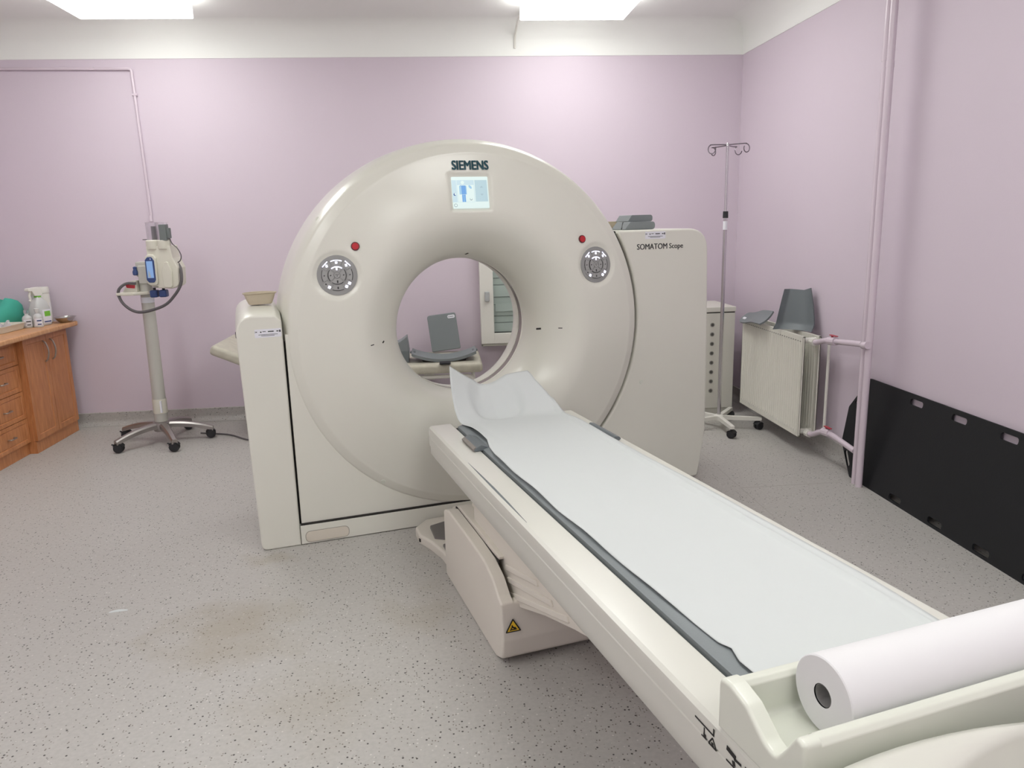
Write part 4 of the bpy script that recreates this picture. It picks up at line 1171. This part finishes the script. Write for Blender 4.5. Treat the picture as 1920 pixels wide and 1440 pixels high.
# ------------------------------------------------------------------ couch behind the scanner
KC = wthing('examination_couch', 'examination couch with mottled grey vinyl and white tube frame behind scanner', 'couch', (-0.55, 5.6, 0))
cy0, cy1 = 5.36, 5.94
mk('mattress', box(-1.16, 0.265, cy0, cy1, 0.435, 0.508, 0.026, 4), COUCHV, KC)
# raised head section
b_ = box(-0.52, 0, cy0, cy1, 0, 0.073, 0.026, 4)
mk('head_section', b_, COUCHV, KC, M=Matrix.Translation((-1.17, 0, 0.435)) @ Matrix.Rotation(radians(24), 4, 'Y'))
fr_ = newbm()
for yy in (cy0+0.04, cy1-0.04):
    add_tube(fr_, round_path([(-1.1, yy, 0.012), (-1.1, yy, 0.41), (0.20, yy, 0.41), (0.255, yy, 0.012)], 0.06), 0.0145, 10)
add_tube(fr_, [(-1.1, cy0+0.04, 0.15), (-1.1, cy1-0.04, 0.15)], 0.0125, 8)
add_tube(fr_, [(0.235, cy0+0.04, 0.15), (0.235, cy1-0.04, 0.15)], 0.0125, 8)
add_tube(fr_, [(-1.1, cy1-0.04, 0.06), (0.25, cy1-0.04, 0.06)], 0.0125, 8)
add_tube(fr_, [(-1.5, cy0+0.2, 0.585), (-1.1, cy0+0.2, 0.41)], 0.0125, 8)
mk('frame', fr_, WHITEM, KC, 'white tubular steel frame')
for xx in (-1.1, 0.255):
    for yy in (cy0+0.04, cy1-0.04):
        mk('foot', cyl((xx, yy, 0), (xx, yy, 0.03), 0.018, 0.016, 14), RUBBER, KC)
ZK = 0.5082
# square pad leaning on the wall
SP = thing('square_pad', 'square grey pad with oval label leaning on wall behind couch', 'pad', (0.01, 5.855, ZK))
b_ = prism(rounded([(-0.112, 0), (0.112, 0), (0.112, 0.285), (-0.112, 0.285)], [0.01, 0.01, 0.022, 0.022], 5), 'y', -0.016, 0.016, 0.006, 3)
RM = Matrix.Rotation(radians(-12), 4, 'X') @ Matrix.Rotation(radians(-6), 4, 'Y')
RM = Matrix.Translation((0, 0, 0.018)) @ RM
mk('pad', b_, GREYPAD, SP, M=RM)
b_ = prism(rounded([(0.045, 0.242), (0.102, 0.242), (0.102, 0.268), (0.045, 0.268)], 0.0125, 5), 'y', -0.0185, -0.015)
lo = mk('oval_label', b_, STICK, SP, 'oval white label', M=RM)
b_ = box(0.053, 0.058, -0.0195, -0.018, 0.251, 0.258); add_box(b_, 0.062, 0.092, -0.0195, -0.018, 0.253, 0.257)
mk('label_print', b_, GREYTXT, lo, M=RM)
# curved arm support
CS = thing('curved_support', 'wide curved grey arm support lying on the couch', 'support', (-0.01, 5.56, ZK))
def curv(i, j):
    a = -1+2*i
    wv = 0.12
    return (0.235*a, -wv+2*wv*j+0.02*abs(a)*0, 0.022+0.052*a*a)
b_ = grid(curv, 20, 6)
r_ = bmesh.ops.extrude_face_region(b_, geom=b_.faces[:]); bmesh.ops.translate(b_, vec=(0, 0, -0.0215), verts=[v for v in r_['geom'] if isinstance(v, bmesh.types.BMVert)])
bmesh.ops.recalc_face_normals(b_, faces=b_.faces[:])
mk('shell', b_, GREYPAD, CS, smooth=50)
for s in (-1, 1):
    mk('end_clip', box(s*0.228-0.02, s*0.228+0.02, -0.03, 0.03, 0.058, 0.070, 0.004), DKGREY, CS)
mk('support_pad', prism([(-0.16, 0.0), (0.16, 0.0), (0.16, 0.02), (0.0, 0.008), (-0.16, 0.02)], 'y', -0.07, 0.10), RUBBER, CS)
single('buckle', box(-0.045, 0.035, 5.335, 5.40, 0.5084, 0.524, 0.005), RUBBER, 'small black buckle on the couch edge below curved support', 'buckle')
# foam block
BL = thing('head_block', 'grey headrest block with hollow top standing on the couch', 'headrest', (-0.39, 5.56, ZK))
blk = [(-0.12, 0.0), (0.12, 0.0), (0.125, 0.10), (0.115, 0.19)]
n_ = 10
blk += [(0.115-0.23*k/n_, 0.19-0.055*sin(pi*k/n_)) for k in range(1, n_)]+[(-0.115, 0.19), (-0.125, 0.1)]
mk('block', prism(blk, 'y', -0.08, 0.08, 0.006, 2), GREYPAD, BL)
mk('base_band', prism([(-0.122, 0.0), (0.122, 0.0), (0.1265, 0.085), (-0.1265, 0.085)], 'y', -0.0815, 0.0815), DKGREY, BL)
# socket
t = wthing('wall_socket', 'white wall socket on the back wall under the couch', 'socket', (-0.137, YB, 0.30))
mk('plate', box(-0.18, -0.095, YB-0.012, YB-0.0005, 0.255, 0.325, 0.004), WHITEM, t)
mk('socket_well', cyl((-0.137, YB-0.0135, 0.29), (-0.137, YB-0.011, 0.29), 0.020, seg=20), GREYW, t)
b_ = newbm()
for dx in (-0.0095, 0.0095): add_cyl(b_, (-0.137+dx, YB-0.0145, 0.29), (-0.137+dx, YB-0.0125, 0.29), 0.003, seg=8)
mk('socket_hole', b_, GAP, t)

# wall cabinet seen through the tunnel
WC = wthing('wall_cabinet', 'white wall cabinet with glazed framed door and handle behind the scanner', 'cabinet', (0.62, YB, 0.53))
wx0, wx1, wz0, wz1, wy = 0.292, 0.97, 0.525, 1.42, 5.955
def wbox(name, *a, m_=WHITEM, par=WC, lab=None, bev=0.003):
    return mk(name, box(*a, bev), m_, par, lab)
wbox('back', wx0, wx1, YB-0.015, YB-0.0005, wz0, wz1)
wbox('side', wx0, wx0+0.015, wy+0.02, YB-0.014, wz0, wz1); wbox('side', wx1-0.015, wx1, wy+0.02, YB-0.014, wz0, wz1)
wbox('top', wx0, wx1, wy+0.02, YB-0.014, wz1-0.015, wz1); wbox('bottom', wx0, wx1, wy+0.02, YB-0.014, wz0, wz0+0.018, m_=GREYW)
dr = wbox('door_frame', wx0-0.002, wx0+0.105, wy, wy+0.022, wz0+0.02, wz1, bev=0.008)
wbox('door_frame', wx1-0.105, wx1+0.002, wy, wy+0.022, wz0+0.02, wz1, bev=0.008)
wbox('door_frame', wx0+0.10, wx1-0.10, wy, wy+0.022, wz0+0.02, wz0+0.105, bev=0.008)
wbox('door_frame', wx0+0.10, wx1-0.10, wy, wy+0.022, wz1-0.095, wz1, bev=0.008)
wbox('pane', wx0+0.10, wx1-0.10, wy+0.010, wy+0.014, wz0+0.10, wz1-0.09, m_=GLASS, bev=0)
mk('handle', box(wx0+0.036, wx0+0.072, wy-0.03, wy+0.002, 0.885, 0.965, 0.009, 3), mat('grey_handle', rgb(176, 178, 178), 0.4), WC, 'grey turning handle')
zz = wz0+0.11
hs = [0.075, 0.055, 0.09, 0.06, 0.095, 0.055, 0.085, 0.06, 0.10, 0.06]
for i, h in enumerate(hs):
    if zz+h > wz1-0.09: break
    wbox('slat', wx0+0.02, wx1-0.02, wy+0.045+0.008*(i % 2), wy+0.06+0.008*(i % 2), zz, zz+h-0.005, m_=SHELFG, bev=0.001)
    zz += h
wbox('slat_backing', wx0+0.016, wx1-0.016, wy+0.07, wy+0.075, wz0+0.10, wz1-0.08, m_=DKGREY, bev=0)
wbox('tray_front', wx0+0.12, wx0+0.285, wy+0.026, wy+0.034, 0.80, 0.86, m_=SHELFG, bev=0.001)
wbox('catch', wx0+0.285, wx0+0.315, wy+0.022, wy+0.03, 0.785, 0.82, m_=RUBBER, bev=0.001)
wbox('slat_label', wx0+0.27, wx0+0.31, wy+0.04, wy+0.0455, 0.652, 0.668, m_=TEAL, bev=0)
t = wthing('low_cabinet', 'low white cabinet standing against the back wall below wall cabinet', 'cabinet', (0.72, 5.95, 0))
mk('body', box(0.515, 0.93, 5.90, YB-0.052, 0.0, 0.515, 0.004), WHITEM, t)
mk('door', box(0.525, 0.92, 5.885, 5.901, 0.06, 0.50, 0.004), WHITEM, t)

# ------------------------------------------------------------------ electrical cabinet in the corner
EC = wthing('electrical_cabinet', 'pale grey metal floor cabinet with a column of round holes in the corner', 'cabinet', (1.95, 5.72, 0))
ex0, ex1, ey0, ey1 = 1.66, 2.188, 5.50, 5.95
mk('body', box(ex0, ex1, ey0, ey1, 0.05, 0.785, 0.004), GREYW, EC)
mk('lid', box(ex0-0.004, ex1+0.004, ey0-0.006, ey1, 0.792, 0.83, 0.006), GREYW, EC)
mk('seam', box(ex0+0.004, ex1-0.004, ey0+0.002, ey1-0.01, 0.78, 0.795), GAP, EC)
mk('plinth', box(ex0+0.01, ex1-0.01, ey0+0.02, ey1-0.02, 0, 0.05), GREYW, EC)
for k in range(8):
    z = 0.697-k*(0.697-0.19)/7
    h_ = mk('round_hole', cyl((2.012, ey0-0.004, z), (2.012, ey0+0.003, z), 0.0165, seg=18), mat('grey_ring', rgb(150, 148, 142), 0.4), EC)
    mk('hole_centre', cyl((2.012, ey0-0.0048, z), (2.012, ey0-0.002, z), 0.011, seg=14), mat('hole_dark', rgb(84, 82, 78), 0.6), h_)
mk('side_hole', cyl((1.93, ey0-0.003, 0.19), (1.93, ey0+0.002, 0.19), 0.007, seg=10), MATS['hole_dark'], EC)

# ------------------------------------------------------------------ drip stand
VX, VY = 1.945, 5.13
D = wthing('drip_stand', 'chrome drip stand with hooks on a white five-leg wheeled base', 'drip stand', (VX, VY, 0))
mk('lower_pole', cyl((VX, VY, 0.06), (VX, VY, 1.50), 0.0135, seg=18), CHROME, D)
mk('upper_pole', cyl((VX-0.001, VY, 1.45), (VX-0.001, VY, 1.962), 0.0098, seg=18), CHROME, D)
mk('clamp_collar', cyl((VX, VY, 1.483), (VX, VY, 1.528), 0.0185, 0.0175, 18), RUBBER, D)
mk('pole_sticker', cyl((VX, VY, 1.405), (VX, VY, 1.462), 0.0145, seg=18, caps=False), STICK, D)
mk('pole_cap', lathe([(0.0115, 1.955), (0.0115, 1.965), (0.008, 1.974), (0.003, 1.976)], 16, VX-0.001, VY), CHROME, D)
for s, back in ((-1, 0.03), (1, -0.05)):
    arm = [(VX, VY, 1.962), (VX+s*0.055, VY+back*0.4, 1.965), (VX+s*0.108, VY+back, 1.966)]
    loop = []
    cx, cz, R = VX+s*0.104, 1.936, 0.028
    for k in range(14):
        a = radians(95 + s*(-(k*23)))
        loop.append((cx+R*cos(a)*0.8, VY+back-0.02*k/14*1.5, cz+R*sin(a)))
    mk('hook', tube(arm+loop, 0.0034, 6, 3), HOOKM, D)
    loop2 = []
    cx2 = VX+s*0.08
    for k in range(12):
        a = radians(100+s*(k*23))
        loop2.append((cx2+0.024*cos(a)*0.8, VY+back*0.5+0.06-0.003*k, 1.925+0.027*sin(a)))
    mk('hook', tube([(VX, VY, 1.958), (VX+s*0.05, VY+0.035, 1.953)]+loop2, 0.0034, 6, 3), HOOKM, D)
mk('hub', lathe([(0.03, 0.055), (0.034, 0.06), (0.034, 0.092), (0.022, 0.10)], 20, VX, VY), WHITEM, D)
for k in range(5):
    a = radians(-92+72*k)
    d = Vector((cos(a), sin(a), 0)); n = Vector((-sin(a), cos(a), 0)); c0 = Vector((VX, VY, 0.078))
    rings = []
    for r, hw, hh in ((0.02, 0.016, 0.014), (0.285, 0.014, 0.012), (0.295, 0.012, 0.010)):
        rings.append([tuple(c0+d*r+n*hw*sx+Vector((0, 0, hh*sz))) for sx, sz in ((-1, -1), (1, -1), (1, 1), (-1, 1))])
    mk('base_leg', loops(rings), WHITEM, D)
    caster(D, (VX+0.275*cos(a), VY+0.275*sin(a)), 0.028, a+0.7, lever=False)

# ------------------------------------------------------------------ radiator and pipes
RD = wthing('radiator', 'white double panel radiator hung on the right wall with dirty runs', 'radiator', (2.31, 4.91, 0.12))
ry0, ry1, rz0, rz1 = 4.43, 5.385, 0.118, 0.757
def rad_material():
    M = bpy.data.materials.new('radiator_enamel'); M.use_nodes = True
    nt = M.node_tree; L = nt.links; N = nt.nodes.new
    b = nt.nodes['Principled BSDF']; b.inputs['Roughness'].default_value = 0.4
    tc = N('ShaderNodeTexCoord'); mp = N('ShaderNodeMapping'); mp.inputs['Scale'].default_value = (1, 26, 1.4)
    L.new(tc.outputs['Object'], mp.inputs[0])
    n = N('ShaderNodeTexNoise'); n.inputs['Scale'].default_value = 1.0; n.inputs['Detail'].default_value = 3
    L.new(mp.outputs[0], n.inputs['Vector'])
    r = N('ShaderNodeValToRGB'); r.color_ramp.elements[0].position = 0.55; r.color_ramp.elements[1].position = 0.72
    r.color_ramp.elements[0].color = rgb(222, 220, 209); r.color_ramp.elements[1].color = rgb(184, 166, 158)
    # drips only on the upper part
    sx = N('ShaderNodeSeparateXYZ'); L.new(tc.outputs['Object'], sx.inputs[0])
    mr = N('ShaderNodeMapRange'); mr.inputs['From Min'].default_value = 0.34; mr.inputs['From Max'].default_value = 0.6
    L.new(sx.outputs['Z'], mr.inputs['Value'])
    mx = N('ShaderNodeMix'); mx.data_type = 'RGBA'; mx.inputs[6].default_value = rgb(222, 220, 209)
    L.new(mr.outputs[0], mx.inputs[0]); L.new(r.outputs[0], mx.inputs[7])
    L.new(mx.outputs[2], b.inputs['Base Color'])
    return M
RADM = rad_material()
def rad_panel(x, th=0.014, y0=ry0, y1=ry1):
    nf = 29
    ny = nf*8
    def section(depth):
        pts = []
        for k in range(ny+1):
            y = y0+0.02+(y1-y0-0.04)*k/ny
            ph = (k % 8)/8
            dip = depth*(0.5-0.5*cos(2*pi*ph))**1.5
            pts.append((x+dip, y))
        return [(x, y0)]+pts+[(x, y1)]
    zs = [(rz0, 0.0), (rz0+0.035, 0.0), (rz0+0.055, 0.010), (rz1-0.06, 0.010), (rz1-0.04, 0.0), (rz1, 0.0)]
    b = newbm()
    R = [[b.verts.new((p[0], p[1], z)) for p in section(d)] for z, d in zs]
    for i in range(len(R)-1):
        for k in range(len(R[0])-1):
            b.faces.new((R[i][k+1], R[i][k], R[i+1][k], R[i+1][k+1]))
    add_box(b, x+0.0105, x+th, y0, y1, rz0, rz1)
    add_box(b, x, x+th, y0, y0+0.004, rz0, rz1); add_box(b, x, x+th, y1-0.004, y1, rz0, rz1)
    add_box(b, x-0.001, x+th, y0, y1, rz1-0.006, rz1+0.001); add_box(b, x-0.001, x+th, y0, y1, rz0-0.001, rz0+0.006)
    return b
mk('front_panel', rad_panel(2.20), RADM, RD, smooth=50)
mk('rear_panel', rad_panel(2.295, y0=ry0-0.012), RADM, RD, smooth=50)
b_ = newbm(); b2 = newbm()
for k in range(29):
    y = ry0+0.035+(ry1-ry0-0.07)*k/28
    add_box(b_, 2.1985, 2.2005, y-0.007, y+0.007, rz1-0.036, rz1-0.030)
    add_box(b2, 2.1980, 2.2005, y-0.006, y+0.006, rz0+0.022, rz0+0.034)
mk('vent_slots', b_, mat('slot_grey', rgb(140, 138, 130), 0.6), RD)
mk('lower_studs', b2, WHITEM, RD)
for y in (ry0+0.03, ry1-0.03):
    for z in (rz0+0.028, rz1-0.028):
        mk('header', cyl((2.205, y, z), (2.307, y, z), 0.017, seg=14), WHITEM, RD)
for y in (4.62, 5.2):
    mk('bracket', box(2.309, XR-0.0005, y-0.015, y+0.015, 0.2, 0.68, 0.003), GREYW, RD)
mk('plug', cyl((2.303, ry0-0.012, rz1-0.028), (2.303, ry0-0.026, rz1-0.028), 0.012, seg=12), WHITEM, RD)

def pipe_thing(label, pts, zv):
    t = wthing('radiator_pipe', label, 'pipe', pts[-1])
    mk('pipe', tube(round_path(pts, 0.035), 0.0165, 12), PINKP, t)
    return t
P1 = pipe_thing('pink pipe with red valve joining radiator top to the riser', [(2.255, 4.428, 0.729), (2.255, 4.36, 0.730), (2.255, 4.27, 0.758), (2.262, 4.20, 0.764), (2.270, 3.892, 0.792)], 0)
P2 = pipe_thing('pink pipe with red valve joining radiator bottom to the riser', [(2.255, 4.428, 0.146), (2.255, 4.36, 0.148), (2.255, 4.25, 0.200), (2.262, 4.14, 0.212), (2.272, 3.892, 0.184)], 0)
for P_, z1_, z2_ in ((P1, 0.729, 0.766), (P2, 0.146, 0.211)):
    mk('union_nut', cyl((2.255, 4.428, z1_), (2.255, 4.385, z1_), 0.024, seg=8), WHITEM, P_)
    mk('valve_body', cyl((2.257, 4.225, z2_-0.004), (2.262, 4.155, z2_+0.002), 0.024, seg=10), PINKP, P_)
    hdl = newbm(); add_box(hdl, 2.250, 2.270, 4.145, 4.215, z2_+0.030, z2_+0.035, 0.002); add_cyl(hdl, (2.260, 4.195, z2_+0.015), (2.260, 4.195, z2_+0.034), 0.007, seg=10)
    mk('valve_lever', hdl, mat('red_lever', rgb(170, 52, 66), 0.4), P_, 'small red valve lever')
t = wthing('bypass_pipe', 'thin white pipe bent beside the radiator end', 'pipe', (2.34, 4.37, 0.15))
mk('pipe', tube(round_path([(2.303, 4.395, 0.735), (2.335, 4.365, 0.735), (2.335, 4.365, 0.16), (2.303, 4.395, 0.145)], 0.03), 0.009, 8), WHITEM, t)
def riser(x, y, r, zt, label):
    t = wthing('riser_pipe', label, 'pipe', (x, y, 0))
    mk('pipe', cyl((x, y, 0.0), (x, y, zt), r, seg=16), PINKP, t)
    return t
r1 = riser(2.272, 3.872, 0.0170, ZC, 'pink floor-to-ceiling riser pipe nearer the radiator')
mk('joint', cyl((2.272, 3.872, 2.24), (2.272, 3.872, 2.29), 0.0190, seg=16), PINKP, r1)
r2 = riser(2.266, 3.818, 0.0185, ZC, 'pink floor-to-ceiling riser pipe beside the black board')
mk('joint', cyl((2.266, 3.818, 2.20), (2.266, 3.818, 2.23), 0.0200, seg=16), PINKP, r2)
mk('tee', tube(catmull([(2.250, 3.845, 0.796), (2.244, 3.82, 0.799), (2.246, 3.795, 0.803)], 5), 0.0205, 12), PINKP, r2)

# grey pads on top of the radiator
LP = thing('leg_pad', 'flat grey tongue shaped pad with slot lying on the radiator', 'pad', (2.235, 5.14, 0.768))
def tongue(i, j):
    y = 0.24-0.46*i
    hw = 0.048+0.015*i
    if i < 0.12: hw *= sqrt(max(0.0, 1-((0.12-i)/0.12)**2))*0.98+0.02
    x = -hw+2*hw*j
    z = 0.012+0.055*sstep(0.1, 1.0, i)*(1-0.3*sstep(0.6, 1, i))+0.012*((2*j-1)**2)*i
    return (x-0.02*(1-i), y, z-0.025*sstep(0.35, 0.0, 1-j)*0)
b_ = grid(tongue, 26, 10)
r_ = bmesh.ops.extrude_face_region(b_, geom=b_.faces[:]); bmesh.ops.translate(b_, vec=(0, 0, -0.0115), verts=[v for v in r_['geom'] if isinstance(v, bmesh.types.BMVert)])
bmesh.ops.recalc_face_normals(b_, faces=b_.faces[:])
Rt_ = Matrix.Translation((-0.02, 0, 0.004)) @ Matrix.Rotation(radians(-42), 4, 'Y')
mk('pad', b_, GREYPAD, LP, smooth=50, M=Rt_)
b_ = prism(rounded([(-0.035, 0.155), (-0.017, 0.155), (-0.017, 0.205), (-0.035, 0.205)], 0.008, 4), 'z', 0.011, 0.0145)
mk('slot', b_, STICK, LP, 'pale slot', M=Rt_)
HS = thing('headrest_shell', 'upright grey headrest shell propped on the radiator against wall', 'headrest', (2.285, 4.70, 0.7585), radians(-52))
def shell(i, j):
    # i across (local x), j up; the face looks along -y
    a = -1+2*i
    wl, wr = 0.120-0.014*j, 0.128-0.072*j**1.5
    x = a*(wr if a > 0 else wl)
    z = 0.004+0.262*j-0.012*(1-abs(a))*j+0.006*a*j
    y = -0.03+0.075*j**1.2+0.035*(1-a*a)*(1-0.4*j)
    y -= 0.03*sstep(0.16, 0.0, j)+0.03*sstep(-0.8, -1.0, a)
    return (x, y, z)
b_ = grid(shell, 24, 18)
r_ = bmesh.ops.extrude_face_region(b_, geom=b_.faces[:]); bmesh.ops.translate(b_, vec=(0, 0.014, 0), verts=[v for v in r_['geom'] if isinstance(v, bmesh.types.BMVert)])
bmesh.ops.recalc_face_normals(b_, faces=b_.faces[:])
mk('shell', b_, DKGREY, HS, smooth=50)
mk('clip', box(0.02, 0.07, 0.0, 0.05, 0.0, 0.02, 0.004), RUBBER, HS)

# ------------------------------------------------------------------ black transfer board
BB = thing('transfer_board', 'black plastic patient transfer board with hand slots leaning on pink wall', 'transfer board', (2.30, 3.1, 0.0))
# board plane: y along the wall, h up the board; leaning against the wall
BH, BY0, BY1 = 0.585, -0.72, 1.03
outline = [(BY1, 0.385), (BY1-0.15, BH), (BY0, BH), (BY0-0.13, 0.45), (BY0-0.13, 0.12), (BY0, 0.0), (BY1-0.15, 0.0), (BY1, 0.17)]
outline = rounded(outline, 0.02, 4)
slots = []
for yc in (0.44, 0.115, -0.205, -0.5):
    slots += [(yc, 0.545, 0.105, 0.032, 0), (yc, 0.030, 0.105, 0.032, 0)]
slots += [(0.94, 0.455, 0.10, 0.03, -52), (0.94, 0.095, 0.10, 0.03, 52)]
def board_mesh():
    """flat board with real slots: triangulated face with holes, extruded"""
    b = newbm()
    edges = []
    def loop(pts):
        vs = [b.verts.new((0, y, h)) for y, h in pts]
        for i in range(len(vs)):
            edges.append(b.edges.new((vs[i], vs[(i+1) % len(vs)])))
    loop(outline)
    for yc, hc, L, H, rot in slots:
        p = rounded([(-L/2, -H/2), (L/2, -H/2), (L/2, H/2), (-L/2, H/2)], H*0.48, 5)
        c, s = cos(radians(rot)), sin(radians(rot))
        loop([(yc+x*c-y*s, hc+x*s+y*c) for x, y in p])
    bmesh.ops.triangle_fill(b, edges=edges, use_beauty=True, use_dissolve=False)
    r = bmesh.ops.extrude_face_region(b, geom=b.faces[:])
    bmesh.ops.translate(b, vec=(0.010, 0, 0), verts=[v for v in r['geom'] if isinstance(v, bmesh.types.BMVert)])
    bmesh.ops.recalc_face_normals(b, faces=b.faces[:])
    return b
lean = math.atan2(0.085, BH)
mk('board', board_mesh(), BLACKB, BB, smooth=30, M=Matrix.Rotation(lean, 4, 'Y'))

# ------------------------------------------------------------------ scrap on the floor
def scrap(i, j):
    return (-0.035+0.07*i, -0.004+0.008*j, 0.0012+0.006*sin(pi*i)*j)
b_ = grid(scrap, 8, 2)
r_ = bmesh.ops.extrude_face_region(b_, geom=b_.faces[:]); bmesh.ops.translate(b_, vec=(0, 0, -0.001), verts=[v for v in r_['geom'] if isinstance(v, bmesh.types.BMVert)])
o = single('paper_scrap', b_, PAPER, 'tiny white paper scrap lying on the open floor', 'scrap'); o.location = (-1.36, 2.93, 0.0); o.rotation_euler = (0, 0, 0.15)
